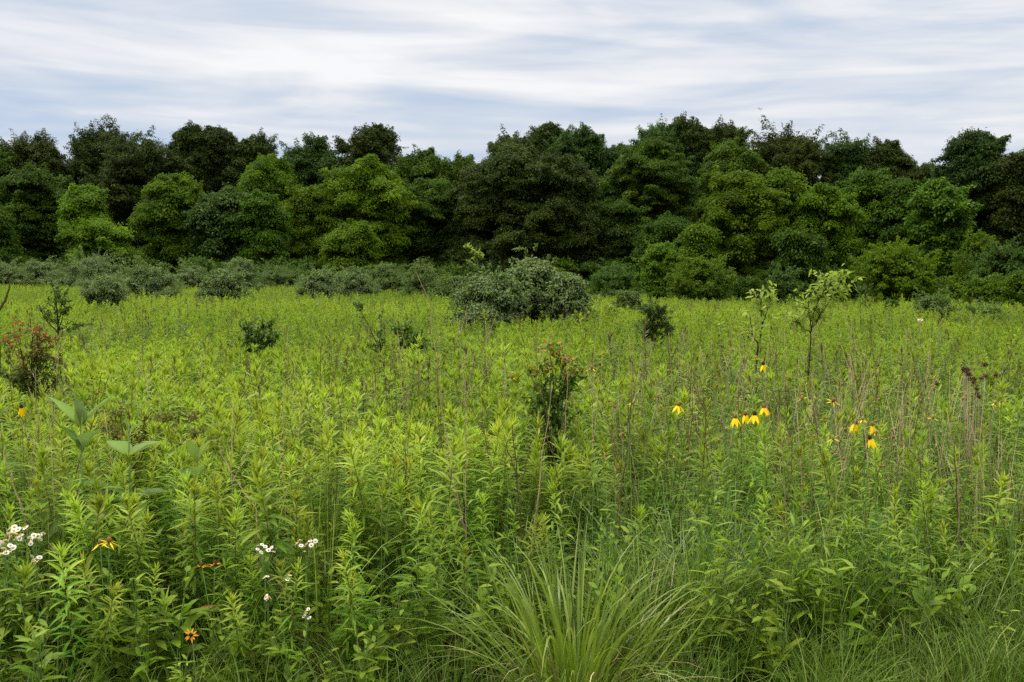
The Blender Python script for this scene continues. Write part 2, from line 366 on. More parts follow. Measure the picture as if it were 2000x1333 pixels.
def clumps(rng, H, zb, R, kind, rc, spiky=0.0, lobe=.42, per=1.0, full=.0, gap=1.0, droop_top=.75, tallness=1.25, boughs=1.0):
    """big lobes spread through the crown, small leaf clumps over each lobe's skin"""
    Hc = H - zb; rl0 = min(lobe * R, Hc * .4)
    C = []; Rr = []; a0 = rng.uniform(0, 6.28)
    tt = np.linspace(.04, .98, 40); prr = np.maximum(profile(kind, tt), full) * R
    area = float(np.mean(2 * math.pi * np.maximum(prr - rl0 * .5, .15 * R)) * Hc)
    nl = max(5, int(round(gap * area / (rl0 * rl0 * 1.75))))
    for k in range(nl):
        t = (k + .5 + rng.uniform(-.9, .9)) / nl; t = min(max(t, .02), .98)
        pr = max(float(profile(kind, np.array([t]))[0]), full) * R
        rl = rl0 * rng.choice([.5, .7, .9, 1.1, 1.3]) * rng.uniform(.85, 1.15); a = a0 + k * 2.39996 + rng.normal(0, .45)
        rr = max(pr * rng.uniform(.72, 1.16) - rl * .8, 0)
        zmax = H - rl * tallness * rng.uniform(.85, 1.25) - droop_top * R * (rr / (.8 * R)) ** 2 * rng.uniform(.3, 1.5)
        C.append((rr * math.cos(a), rr * math.sin(a), min(zb + t * Hc, zmax))); Rr.append(rl)
    rl = rl0 * .7; a = rng.uniform(0, 6.28)
    C.append((.2 * R * math.cos(a), .2 * R * math.sin(a), H - rl * tallness * .9)); Rr.append(rl)
    C = np.array(C); Rr = np.array(Rr)
    m = np.maximum((per * 3.4 * Rr ** 2 / rc ** 2), 5).astype(int); idx = np.repeat(np.arange(len(C)), m); N = len(idx)
    u = nrm(rng.normal(0, 1, (N, 3))); u[:, 2] = np.where(u[:, 2] < -.45, -u[:, 2], u[:, 2])
    axes = np.stack([rng.uniform(.75, 1.3, len(C)), rng.uniform(.8, 1.2, len(C)), tallness * rng.uniform(.7, 1.25, len(C))], 1)
    p1, p2 = rng.uniform(0, 6.28, (2, len(C)))
    wob = 1 + .16 * np.sin(4 * u[:, 0] + 3 * u[:, 2] + p1[idx]) + .14 * np.sin(6 * u[:, 2] - 4 * u[:, 0] + p2[idx])
    off = u * axes[idx] * ((Rr[idx] - rc * .5) * rng.uniform(.5, 1.0, N) ** .5 * rng.uniform(.92, 1.14, N) * wob)[:, None]
    c = C[idx] + off; r = rc * rng.uniform(.5, 1.0, N) * np.where(rng.uniform(0, 1, N) < .3, 1.6, 1.0)
    # boughs: chains of shrinking leaf sprays that leave the lobes, arch over and break every outline
    k = int(boughs * (26 + 2.2 * len(C)) * (.7 + .6 * spiky)); q = rng.integers(0, len(C), k)
    au = rng.uniform(0, 6.28, k)
    out = C[q, :2] / max(R, .1); u = np.stack([np.cos(au) * .8 + out[:, 0], np.sin(au) * .8 + out[:, 1], rng.uniform(-.15, 1.25, k) + .5 * spiky], 1); u = nrm(u)
    ln = rng.uniform(.75, 1.25, k) * (1 + .25 * spiky)
    for f, rs in ((.72, .85), (.92, .68), (1.10, .52), (1.26, .40), (1.40, .28), (1.52, .2)):
        sel = rng.uniform(0, 1, k) < min(1.0, 1.5 - .55 * f + .2 * spiky)
        p = C[q][sel] + u[sel] * (Rr[q][sel] * f * ln[sel])[:, None] * np.array([1, 1, tallness])
        p[:, 2] -= .22 * Rr[q][sel] * max(f - .8, 0) ** 1.5 * 2
        c = np.concatenate([c, p]); r = np.concatenate([r, rc * rs * rng.uniform(.65, 1.3, sel.sum())])
    if spiky > 0:      # upright leaders on the highest lobes
        k2 = int(4 + 22 * spiky); top_l = np.argsort(-(C[:, 2] + Rr))[:max(3, len(C) // 3)]; q = rng.choice(top_l, k2)
        b0 = C[q] + np.stack([rng.normal(0, .5, k2), rng.normal(0, .5, k2), np.full(k2, .55 * tallness)], 1) * Rr[q][:, None]
        u = nrm(np.stack([rng.normal(0, .35, k2), rng.normal(0, .3, k2), np.ones(k2)], 1)); ln = rng.uniform(.35, 1.0, k2) * Rr[q]
        for f, rs in ((0, .7), (.3, .6), (.6, .5), (.85, .38), (1.05, .26)):
            c = np.concatenate([c, b0 + u * (ln * f)[:, None]]); r = np.concatenate([r, rc * rs * rng.uniform(.8, 1.2, k2)])
    zt = np.percentile(c[:, 2] + r * .5, 99.6); c[:, 2] = np.where(c[:, 2] > zb, zb + (c[:, 2] - zb) * (H - zb) / max(zt - zb, .1), c[:, 2])
    c[:, 2] = np.maximum(c[:, 2], .05)
    return c, r

def leafy(mb, rng, c, r, leaf, aspect, cover, up=.5, flat=.75, lod=2, droop=.25, tone_c=.42, tone_sd=.20, backcut=True, yref=0.0, R=1.0, shell=.55, tonef=None, jit=.6, tj=.14):
    area = leaf * leaf * aspect * .5
    m = np.maximum((cover * 9.0 * r * r / area), 6)
    if backcut: m = np.where(c[:, 1] - yref > .3 * R, m * .4, m)
    m = m.astype(int); idx = np.repeat(np.arange(len(c)), m); N = len(idx)
    u = nrm(rng.normal(0, 1, (N, 3))); u[:, 2] = np.where(u[:, 2] < -.25, -u[:, 2] * .8, u[:, 2]); u = nrm(u)
    rad = (shell + (1 - shell) * rng.uniform(0, 1, N) ** .6) * r[idx] * (1 + .18 * rng.normal(0, 1, N))
    off = u * rad[:, None]; off[:, 2] *= flat
    o = c[idx] + off
    n = nrm(u * .8 + np.array([0, 0, up]) + rng.normal(0, jit, (N, 3)))
    d = nrm(np.cross(n, rng.normal(0, 1, (N, 3)))) ; d = nrm(d + u * .5 + np.array([0, 0, -.15]))
    ct = rng.normal(tone_c, tone_sd, len(c))
    tone = np.clip(ct[idx] + rng.normal(0, tj, N), 0, 1)
    if tonef is not None: tone = np.clip(tonef(o, tone), 0, 1)
    leaves(mb, o, d, n, leaf * rng.uniform(.65, 1.3, N), leaf * aspect * rng.uniform(.7, 1.25, N), tone, droop, lod)
    return N

LEAFCOUNT = 0
def tree(name, label, px, hw, top, D, kind, mat, zbf=.08, leaf=.18, asp=.6, cover=1.0, spiky=.35, rcf=.42, seed=0, flat=.82, cat='tree', group=None, tone=.42, trunk=True):
    global LEAFCOUNT
    rng = np.random.default_rng(seed * 7 + 11)
    P = pt(px, top, D); x = P[0]; gz = float(ground(x, D)); H = P[2] - gz
    R = hw / 2000.0 * D
    rc = .62 if D > 70 else .52
    R *= 1.10 if D > 88 else 1.02
    if D > 92: cover *= .85; rcf = min(rcf, .36); spiky = min(1.0, spiky + .25)
    zb = H * zbf
    c, r = clumps(rng, H, zb, R, kind, rc, spiky, lobe=rcf, full=.0 if kind == 'vase' else .70, droop_top=.4 if kind == 'dome' else .9, tallness=1.4 if D > 92 else 1.15)
    t = thing(name, (x, D, gz - .05), label, cat, group)
    mb = MB()
    LEAFCOUNT += leafy(mb, rng, c, r, leaf, asp, cover * .62, flat=flat, R=R, tone_c=tone, jit=.45, tj=.07)
    mb.build('crown', M[mat], t)
    tb = MB(); r0 = .018 * H + .05
    lean = rng.uniform(-.04, .04, 2)
    pts = [(lean[0] * z + .06 * math.sin(z * .7 + seed), lean[1] * z, z) for z in np.linspace(-.2, H * .78, 9)]
    tube(tb, pts, r0, r0 * .25, 7)
    for k in rng.choice(len(c), min(16, len(c)), replace=False):
        e = c[k]; zz = min(max(e[2] * rng.uniform(.35, .75), zb * .8 + .3), H * .7)
        f = zz / (H * .78); s = np.array([lean[0] * zz, lean[1] * zz, zz]); mid = (s + e) / 2 + np.array([0, 0, .12 * np.linalg.norm(e - s)])
        tube(tb, [s, mid, e], r0 * (.42 - .25 * f), .015, 5)
    tb.build('trunk', M['bark'], t)
    return t

B = 'broadleaf_tree'
TREES = [
 # label, px, halfwidth, top, D, kind, mat, options -- skyline row
 ('mid green tree cut off by the left edge of the woods skyline', -15, 55, 276, 96, 'tall', 't_mid', {}),
 ('sparse olive tree with ragged top near the left end of the skyline', 66, 66, 262, 98, 'tall', 't_dark', dict(cover=.75, spiky=.7, tone=.55)),
 ('tallest ragged dark tree of the left skyline with thin airy twigs on its left side', 205, 74, 241, 100, 'tall', 't_dark', dict(spiky=.8, cover=.9)),
 ('broad rounded dark olive tree leaning right below the tallest left treetop', 285, 88, 268, 94, 'round', 't_dark', dict(spiky=.3)),
 ('narrow dark tree with pointed double top, left of a round topped dark one', 372, 34, 248, 98, 'tall', 't_dark', dict(spiky=.8, rcf=.46)),
 ('narrow dark round topped tree just right of a pointed dark treetop', 425, 34, 250, 99, 'tall', 't_dark', dict(spiky=.6, rcf=.46, tone=.36)),
 ('low sparse dark tree in the dip right of the paired narrow dark treetops', 493, 52, 266, 99, 'round', 't_dark', dict(spiky=.6, tone=.5)),
 ('smooth bluish green tree left of the peaked dark treetop', 612, 74, 268, 96, 'round', 't_blue', dict(spiky=.25)),
 ('peaked dark tree rising above its neighbours left of the gap in the skyline', 727, 58, 247, 98, 'tall', 't_dark', dict(spiky=.7, rcf=.44)),
 ('green round topped tree sloping down to the left side of the skyline gap', 820, 58, 291, 95, 'round', 't_mid', dict(spiky=.35)),
 ('small low green tree at the bottom of the gap in the skyline', 897, 46, 306, 94, 'round', 't_mid', dict(spiky=.5, tone=.5)),
 ('dark ragged tree on the right shoulder of the skyline gap', 1000, 62, 262, 98, 'round', 't_dark', dict(spiky=.6)),
 ('slim dark spire shaped treetop above the big central dark tree', 1070, 32, 244, 100, 'tall', 't_dark', dict(spiky=.9, rcf=.46)),
 ('grey green loose topped tree right of the slim dark spire', 1138, 60, 249, 97, 'tall', 't_blue', dict(spiky=.7, tone=.5)),
 ('low loose tree in the notch right of the central dark tree', 1215, 46, 283, 98, 'round', 't_mid', dict(spiky=.6)),
 ('airy grey green tree with feathery top, left of the highest treetop', 1288, 62, 240, 100, 'tall', 't_blue', dict(spiky=.9, cover=.75, tone=.58)),
 ('highest grey green treetop of the right skyline', 1338, 44, 232, 101, 'tall', 't_dark', dict(spiky=.9, cover=.8, tone=.6)),
 ('forked grey green treetop between the highest treetop and the broad olive tree', 1412, 52, 242, 101, 'tall', 't_dark', dict(spiky=.9, cover=.8, tone=.55)),
 ('broad olive green tree with twiggy top on the right skyline', 1538, 78, 247, 97, 'round', 't_dark', dict(spiky=.6, tone=.62)),
 ('flat topped grey green tree right of the broad olive tree', 1655, 62, 264, 98, 'round', 't_blue', dict(spiky=.6, tone=.5)),
 ('olive tree sloping down to the right side clearing in the skyline', 1735, 52, 276, 97, 'round', 't_dark', dict(spiky=.5, tone=.6)),
 ('low brownish tree in the dip left of the tall blue green tree at the right', 1806, 46, 322, 96, 'round', 't_dark', dict(spiky=.5, tone=.6)),
 ('tall dark blue green tree standing apart near the right edge', 1905, 62, 259, 78, 'tall', 't_blue', dict(spiky=.6, tone=.3)),
 ('dark olive tree cut by the right edge of the photo', 1992, 74, 294, 76, 'round', 't_dark', dict(spiky=.3, tone=.5)),
 # front rows
 ('broad mid green tree at left in front of the sparse olive skyline tree', 70, 70, 325, 84, 'round', 't_mid', dict(spiky=.15, flat=.6)),
 ('dark green tree with drooping boughs cut by the left edge below the skyline', -22, 48, 392, 78, 'round', 't_mid', dict(flat=.6)),
 ('small bright green tree with a narrow rounded crown at left, before dark trees', 166, 48, 362, 80, 'round', 't_bright', dict(spiky=.1, rcf=.46, tone=.35)),
 ('low bright green bushy tree just above the silvery shrubs at left', 207, 58, 430, 74, 'dome', 't_bright', dict(spiky=.1, rcf=.46, zbf=.03)),
 ('wide bright green twin lobed tree left of the bluish leaved one', 338, 74, 344, 83, 'round', 't_bright', dict(spiky=.1, tone=.3, rcf=.42)),
 ('bluish green full tree with fine leaves between two yellower green trees', 446, 60, 365, 80, 'round', 't_blue', dict(spiky=.2, tone=.72, leaf=.24)),
 ('dull green tree leaning against the right side of the bluish green full tree', 510, 50, 378, 79, 'round', 't_mid', dict(tone=.55)),
 ('bright mid height tree seen behind the bluish green full tree', 522, 64, 306, 90, 'round', 't_bright', dict(spiky=.3, tone=.25)),
 ('bright green tree left of the tallest yellow green tree', 610, 56, 360, 82, 'round', 't_bright', dict(spiky=.1, tone=.4, rcf=.46)),
 ('tallest yellow green tree of the front row, stepped lobes down its right side', 722, 68, 308, 83, 'tall', 't_bright', dict(spiky=.2, tone=.55, rcf=.44)),
 ('low yellow green bushy tree at the foot of the tallest yellow green tree', 688, 54, 436, 76, 'dome', 't_bright', dict(spiky=.1, tone=.4, rcf=.46)),
 ('shaded green tree standing between the yellow green tree and the central dark one', 842, 62, 352, 86, 'tall', 't_mid', dict(tone=.35)),
 ('huge rounded dark brownish green tree in the middle of the woods', 1045, 150, 286, 82, 'dome', 't_dark', dict(spiky=.15, rcf=.24, tone=.5, zbf=.02)),
 ('dull dark tree filling the left flank of the huge central dark tree', 935, 62, 340, 85, 'round', 't_dark', dict(tone=.42)),
 ('wide green layered tree right of the huge central dark tree', 1272, 84, 274, 86, 'tall', 't_mid', dict(spiky=.2, tone=.5, flat=.5)),
 ('fresh green round headed tree right of the wide layered tree', 1425, 56, 275, 90, 'round', 't_mid', dict(spiky=.2, tone=.6, rcf=.46)),
 ('big bright green tree with cloud like lobes at right of centre', 1446, 78, 335, 70, 'round', 't_bright', dict(spiky=.1, tone=.42, rcf=.44, zbf=.03)),
 ('narrow bright green tree between the big lobed tree and the sloping one', 1533, 42, 335, 72, 'tall', 't_bright', dict(spiky=.1, tone=.4, rcf=.48)),
 ('bright green tree whose lobes slope down to the right', 1612, 60, 362, 70, 'round', 't_bright', dict(spiky=.1, tone=.38, rcf=.44)),
 ('bright bushy tree low on the left flank of the big lobed tree', 1366, 36, 440, 66, 'dome', 't_bright', dict(tone=.3)),
 ('mid green tree behind the bright tree with lobes sloping right', 1700, 54, 330, 80, 'round', 't_mid', dict(tone=.55)),
 ('dark narrow green tree left of the vase shaped tree', 1760, 42, 352, 78, 'tall', 't_mid', dict(tone=.35)),
 ('vase shaped green tree with upswept boughs and a bare trunk at right', 1840, 58, 350, 64, 'vase', 't_mid', dict(spiky=.5, tone=.6, zbf=.28, leaf=.24)),
 ('short green tree at the edge of the field between lobed trees and hawthorn bush', 1560, 44, 450, 62, 'dome', 't_mid', dict(tone=.3)),
 ('low dull green tree in the shade right of the huge central dark tree', 1215, 50, 392, 80, 'dome', 't_mid', dict(tone=.25)),
 ('dark green low tree under the wide layered tree', 1300, 60, 420, 76, 'dome', 't_mid', dict(tone=.2)),
]
for i, (lab, px, hw, top, D, kind, mat, kw) in enumerate(TREES):
    tree(B, lab, px, hw, top, D, kind, mat, seed=i + 1, **kw)

def far_woods():
    rng = np.random.default_rng(77); mb = MB(); c = []; r = []
    for x in np.linspace(-78, 78, 64):
        for k in range(16):
            z = rng.uniform(.5, 10.5)
            c.append((x + rng.uniform(-2, 2), 108 + rng.uniform(-3, 6), z)); r.append(rng.uniform(1.2, 1.9))
    leafy(mb, rng, np.array(c), np.array(r), .5, .6, .5, backcut=False, tone_c=.3)
    tag(mb.build('distant_woods', M['t_dark']), 'dark mass of woods deep behind the front trees', 'woods', kind='stuff')
    mb = MB(); c = []; r = []
    for x in np.linspace(-62, 60, 90):
        for k in range(7):
            c.append((x + rng.uniform(-1, 1), 72 + rng.uniform(0, 12), rng.uniform(.2, 2.2))); r.append(rng.uniform(.5, .95))
    leafy(mb, rng, np.array(c), np.array(r), .22, .55, .55, backcut=False, tone_c=.25)
    tag(mb.build('woodland_undergrowth', M['t_mid']), 'dark tangled undergrowth along the foot of the trees', 'undergrowth', kind='stuff')
far_woods()

# ------------------------------------------------------------------ shrubs
def shrub(name, label, px, hw, top, D, mat, seed, leaf=.085, asp=.38, cover=.8, kind='dome', lod=2, rcf=.26, flat=.85, group=None, zbf=.05, spiky=.5, tone=.45, cat='shrub', shoots=22, nc=1.0, tonef=None, shell=.35, foliage='foliage'):
    global LEAFCOUNT
    rng = np.random.default_rng(seed * 13 + 5)
    P = pt(px, top, D); x = P[0]; gz = float(ground(x, D)); H = P[2] - gz; R = hw / 2000.0 * D
    rc = float(np.clip(R * .2, .06, .26)); zb = H * zbf; R *= 1.05
    c, r = clumps(rng, H * rng.uniform(.8, .9), zb, R * .84, kind, rc, spiky * .9, lobe=rcf * rng.uniform(1.2, 1.9), boughs=.7, per=.9, tallness=1.0, droop_top=rng.uniform(.2, .9), full=.0 if kind == 'vase' else .5, gap=nc)
    t = thing(name, (x, D, gz - .03), label, cat, group)
    mb = MB()
    tf = None
    if tonef: tf = lambda o, tn: tonef(o, tn, H, rng)
    LEAFCOUNT += leafy(mb, rng, c, r, leaf, asp, cover * .6, flat=flat, lod=lod, R=R, tone_c=tone, up=.35, shell=shell, tonef=tf, backcut=D > 15, jit=.45, tj=.09)
    sb = MB()
    O = []; DD = []; TN = []
    for k in range(shoots * 4):        # leafy shoots all over it, the longest break the outline
        a = rng.uniform(0, 6.28); tt = rng.uniform(.15, 1.0); long_ = k < shoots
        b0 = np.array([math.cos(a), math.sin(a), 0]) * R * max(float(profile(kind, np.array([tt]))[0]), .3) * rng.uniform(.55, .92) + np.array([0, 0, zb + (H - zb) * tt * rng.uniform(.7, .9)])
        dv = nrm(np.array([math.cos(a) * .75, math.sin(a) * .75, rng.uniform(.2, 1.5)]) + rng.normal(0, .25, 3)); Ls = (rng.uniform(.35, .95) if long_ else rng.uniform(.2, .5)) * min(R, H * .8)
        if b0[2] + dv[2] * Ls > H * 1.18: Ls *= .6
        s = np.linspace(0, 1, 5)[:, None]; pts = b0 + dv * Ls * s + np.array([0, 0, -.3]) * Ls * s * s
        if long_: tube(sb, np.concatenate([[[0, 0, .08 * H], b0 * .5], pts]), .008, .002, 4)
        m = int(np.clip(Ls / leaf * 7, 10, 60)); q = rng.uniform(0, 1, m)[:, None]
        O.append(b0 + dv * Ls * q + np.array([0, 0, -.3]) * Ls * q * q + rng.normal(0, leaf * .25, (m, 3))); DD.append(nrm(rng.normal(0, .8, (m, 3)) + dv * .9))
        TN.append(np.clip(rng.normal(tone + rng.normal(.08, .16), .1, m), 0, 1))
    O = np.concatenate(O); DD = np.concatenate(DD); TN = np.concatenate(TN); m = len(O)
    leaves(mb, O, DD, nrm(rng.normal(0, .6, (m, 3)) + np.array([0, 0, .7])), leaf * rng.uniform(.7, 1.25, m), leaf * asp, TN, .2, lod)
    mb.build(foliage, M[mat], t)
    for k in range(9):
        e = c[rng.integers(len(c))]
        m_ = e * np.array([.35, .35, .5]) + np.array([0, 0, .1 * H])
        tube(sb, [(rng.normal(0, .05 * R), rng.normal(0, .05 * R), -.1), m_, e], .012 + .008 * H, .004, 5)
    sb.build('stem', M['bark_dark'], t)
    return t

OLV = 'silvery shrubs along the far side of the meadow'
SHR = [
 ('silvery_shrub', 'silvery grey shrub cut by the left edge at the far side of the meadow', 10, 52, 503, 62, 'olive', {}),
 ('silvery_shrub', 'grey green shrub second from the left edge along the far shrub belt', 78, 50, 496, 64, 'olive', dict(tone=.38)),
 ('silvery_shrub', 'tall silvery shrub behind the small vase shaped one at left', 178, 78, 484, 60, 'olive', {}),
 ('silvery_shrub', 'small dense shrub narrowing to its foot, standing out in the meadow at left', 203, 48, 521, 27, 'olive', dict(kind='vase', zbf=.25, leaf=.07)),
 ('silvery_shrub', 'rounded pale silvery shrub right of the small vase shaped one', 293, 60, 500, 42, 'olive', dict(tone=.55)),
 ('silvery_shrub', 'dull shrub between the rounded pale shrub and two shrubs by the bright gap', 372, 38, 503, 58, 'olive', dict(tone=.3)),
 ('silvery_shrub', 'grey shrub with ragged shoots in front at the left end of the bright gap', 434, 54, 508, 36, 'olive', dict(tone=.38)),
 ('silvery_shrub', 'taller shrub peeping over the ragged grey shrub', 468, 40, 491, 54, 'olive', dict(spiky=.8)),
 ('green_shrub', 'low green shrub beyond the bright gap of meadow', 545, 56, 506, 66, 'olive_g', dict(tone=.3)),
 ('silvery_shrub', 'grey round shrub at the right end of the bright gap', 622, 44, 511, 42, 'olive', {}),
 ('silvery_shrub', 'wide grey shrub right of the grey round one', 690, 56, 512, 48, 'olive', dict(tone=.42)),
 ('silvery_shrub', 'taller grey green shrub left of the leafy green shrub', 757, 58, 502, 52, 'olive_g', dict(tone=.4)),
 ('green_shrub', 'leafy green shrub left of the big central bush', 826, 42, 502, 46, 'olive_g', dict(tone=.6)),
 ('green_shrub', 'low green shrub just behind the left side of the big central bush', 893, 52, 522, 40, 'olive_g', {}),
 ('green_shrub', 'dark shrub in the shade right of the big central bush', 1203, 56, 497, 52, 'dk_shrub', dict(tone=.5)),
 ('green_shrub', 'fresh green thicket of saplings with a tall left peak right of the big central bush', 1292, 40, 452, 50, 't_mid', dict(kind='tall', tone=.88, leaf=.12, asp=.5)),
 ('green_shrub', 'fresh green sapling thicket right of the tall peaked one', 1364, 58, 488, 47, 't_mid', dict(kind='tall', tone=.85, leaf=.12, asp=.5)),
 ('silvery_shrub', 'small loose pale shrub in the meadow right of the big central bush', 1226, 34, 556, 28, 'olive_g', dict(tone=.6, cover=.6)),
 ('green_shrub', 'low yellow green bush beside the right foot of the big central bush', 1200, 28, 588, 24, 'sapling', dict(tone=.2, cover=.6)),
 ('hawthorn_bush', 'broad hawthorn like bush with layered yellow green boughs at the right edge of the woods', 1752, 96, 456, 46, 't_bright', dict(leaf=.12, asp=.6, flat=.45, rcf=.2, tone=.45, spiky=.3)),
 ('green_shrub', 'big rounded blue green shrub at the right edge of the photo', 1965, 72, 452, 46, 't_blue', dict(leaf=.12, asp=.5, tone=.8, rcf=.28)),
 ('green_shrub', 'yellowish shrub between the vase shaped tree and the big blue green shrub', 1912, 46, 430, 56, 't_bright', dict(leaf=.14, asp=.55, tone=.3)),
 ('green_shrub', 'fresh green bush in front of the big blue green shrub', 1925, 44, 522, 40, 't_mid', dict(leaf=.1, asp=.5, tone=.85)),
 ('green_shrub', 'dark green bush at the right edge of the meadow under the big shrub', 1995, 46, 515, 40, 't_mid', dict(leaf=.1, asp=.5, tone=.55)),
 ('green_shrub', 'blue green sapling bush at the edge of the woods behind two lone saplings', 1528, 40, 510, 42, 't_blue', dict(leaf=.11, asp=.55, tone=.8, cover=.6)),
 ('green_shrub', 'dark low bush in front of the layered hawthorn bush', 1640, 60, 520, 48, 't_mid', dict(leaf=.12, asp=.5, tone=.3)),
 ('green_shrub', 'dark low bush at the foot of the big bright lobed tree', 1455, 60, 526, 52, 't_mid', dict(leaf=.12, asp=.5, tone=.25)),
 ('silvery_shrub', 'loose grey shrub standing in the meadow at right, nearest the camera there', 1826, 48, 560, 25, 'olive_g', dict(cover=.7, tone=.35, leaf=.07, spiky=.8)),
 ('silvery_shrub', 'low spreading grey shrub right of the loose grey shrub', 1925, 52, 582, 24, 'olive_g', dict(cover=.55, tone=.35, leaf=.07)),
 ('green_shrub', 'tiny dark shrub left of the loose grey shrub', 1742, 20, 572, 28, 'dk_shrub', dict(leaf=.06)),
]
for i, (nm, lab, px, hw, top, D, mat, kw) in enumerate(SHR):
    shrub(nm, lab, px, hw, top, D, mat, 200 + i, **kw)
# big central bush: three shrubs grown together
shrub('silvery_shrub', 'left and lowest shrub of the big central clump, rounded and darker', 958, 82, 498, 20.4, 'olive', 301, leaf=.072, asp=.42, cover=.85, tone=.36, rcf=.24, zbf=.02)
shrub('silvery_shrub', 'tallest shrub of the big central clump with pale shoots on top', 1044, 60, 460, 21.2, 'olive', 302, kind='tall', leaf=.072, asp=.42, cover=.85, tone=.42, rcf=.22, shoots=22, zbf=.02)
shrub('silvery_shrub', 'right hand rounded shrub of the big central clump', 1108, 50, 506, 20.6, 'olive', 303, leaf=.072, asp=.42, cover=.85, tone=.42, rcf=.26, shoots=14, zbf=.02)

def otip(o, tn, H, rng):
    k = np.clip((o[:, 2] / H - .80) / .2, 0, 1) * (rng.uniform(0, 1, len(o)) < .45)
    return np.where(k > .2, .75 + .2 * k, np.minimum(tn, .55))
pass


# ------------------------------------------------------------------ woody plants drawn stem by stem
def woody(name, label, D, stems, mat, leaf=.08, asp=.45, n_per=26, seed=0, r0=.012, lod=1, top_only=.0, cat='sapling', bark='bark_dark', tonef=None, tone=.5, twig=.16, ntwig=9, compound=False, low=.25):
    """stems: polylines of photo pixels, each given real depth scatter round D"""
    rng = np.random.default_rng(seed + 900)
    base = pt(stems[0][0][0], stems[0][0][1], D); gz = float(ground(base[0], D))
    t = thing(name, (base[0], D, gz), label, cat)
    org = np.array([base[0], D, gz])
    sb = MB(); mb = MB(); O = []; Dv = []
    for si, st in enumerate(stems):
        k = len(st); dep = np.linspace(0, rng.uniform(-.18, .18), k) if si else np.zeros(k)
        pts = [pt(px, py, D + dep[i]) - org for i, (px, py) in enumerate(st)]
        if si == 0: pts = [np.array([pts[0][0], 0, -.05])] + pts
        P = np.array(pts); u = np.linspace(0, 1, len(P)); uu = np.linspace(0, 1, 14)
        P = np.stack([np.interp(uu, u, P[:, j]) for j in range(3)], 1) + rng.normal(0, .004, (14, 3))
        rr = r0 * (1 if si == 0 else .6)
        tube(sb, P, rr, rr * .3, 5)
        lo = top_only if si == 0 else low
        for q in range(ntwig):
            s = rng.uniform(lo, 1); b = np.array([np.interp(s, uu, P[:, j]) for j in range(3)])
            a = rng.uniform(0, 6.28); dv = nrm(np.array([math.cos(a), math.sin(a), rng.uniform(.2, .9)])); Lt = twig * rng.uniform(.5, 1.2)
            tube(sb, [b, b + dv * Lt * .5 + np.array([0, 0, .01]), b + dv * Lt], rr * .3, .0015, 4)
            m = n_per; f = rng.uniform(.2, 1.05, m)[:, None]
            if compound:  # pinnate leaves: paired leaflets along the twig
                f = np.repeat(np.linspace(.2, 1, m // 2), 2)[:, None]; sg = np.tile([1, -1], m // 2)[:, None]
                hv = nrm(np.cross(dv, [0, 0, 1.0])); O.append(b + dv * Lt * f[:len(sg)]); Dv.append(nrm(hv * sg + dv * .45 + rng.normal(0, .15, (len(sg), 3))))
            else:
                O.append(b + dv * Lt * f + rng.normal(0, .008, (m, 3))); Dv.append(nrm(rng.normal(0, .8, (m, 3)) + dv * .6 + np.array([0, 0, .15])))
    O = np.concatenate(O); Dv = np.concatenate(Dv); N = len(O)
    tn = np.clip(rng.normal(tone, .17, N), 0, 1); H = O[:, 2].max()
    if tonef: tn = tonef(O, tn, H, rng)
    leaves(mb, O, Dv, nrm(rng.normal(0, .45, (N, 3)) + np.array([0, 0, 1.0])), leaf * rng.uniform(.6, 1.25, N), leaf * asp * rng.uniform(.8, 1.2, N), tn, .25, lod)
    mb.build('foliage', M[mat], t); sb.build('stem', M[bark], t)
    return t

woody('sapling', 'lone sapling with dark bare stem and few pale leaves, left of a fuller one', 10.0,
      [[(1477, 700), (1483, 670), (1488, 640), (1486, 600), (1484, 566)], [(1487, 640), (1494, 622), (1503, 590), (1512, 566)], [(1480, 672), (1470, 655), (1462, 612)]],
      'sapling', leaf=.085, asp=.36, n_per=6, seed=1, r0=.012, top_only=.72, tone=.62, twig=.16, ntwig=8)
woody('sapling', 'fuller lone sapling with bright yellow green top and forked dark stem', 9.4,
      [[(1577, 760), (1581, 700), (1584, 650), (1580, 605), (1578, 572)], [(1584, 655), (1589, 610), (1590, 572)], [(1582, 650), (1566, 638), (1552, 628)], [(1588, 640), (1612, 600), (1628, 575), (1640, 566)], [(1590, 610), (1606, 570), (1618, 558), (1624, 544)]],
      'sapling', leaf=.075, asp=.40, n_per=8, seed=2, r0=.010, top_only=.62, tone=.5, twig=.18, ntwig=12)
woody('thin_shrub', 'thin dark upright shrub in the meadow behind the red tipped shrub', 15.5,
      [[(113, 668), (113, 620), (106, 570), (99, 545)], [(113, 650), (126, 610), (128, 572)], [(114, 655), (140, 645), (158, 638)], [(112, 650), (92, 628), (80, 605)], [(113, 640), (120, 600), (117, 570)]],
      'dk_shrub', leaf=.06, asp=.4, n_per=16, seed=3, r0=.018, tone=.6, twig=.16, ntwig=12, cat='shrub')
def redtip(o, tn, H, rng):
    k = np.clip((o[:, 2] / H - .62) / .38, 0, 1)
    return np.where(rng.uniform(0, 1, len(o)) < k * .5, .72 + .28 * k, np.minimum(tn, .55))
woody('red_tipped_shrub', 'shrub with coral red leaf tips at the left edge of the meadow', 7.4,
      [[(62, 775), (62, 720), (63, 660), (57, 612)], [(60, 760), (42, 700), (38, 640)], [(63, 750), (80, 700), (100, 660)], [(60, 765), (25, 720), (2, 668)], [(64, 760), (95, 730), (118, 705)], [(63, 720), (72, 680), (78, 640)], [(60, 780), (40, 755), (18, 735)], [(64, 780), (90, 762), (112, 745)]],
      'red_tip', leaf=.032, asp=.42, n_per=24, seed=4, r0=.008, tone=.38, twig=.12, ntwig=16, low=.0, top_only=.0, tonef=redtip, cat='shrub')
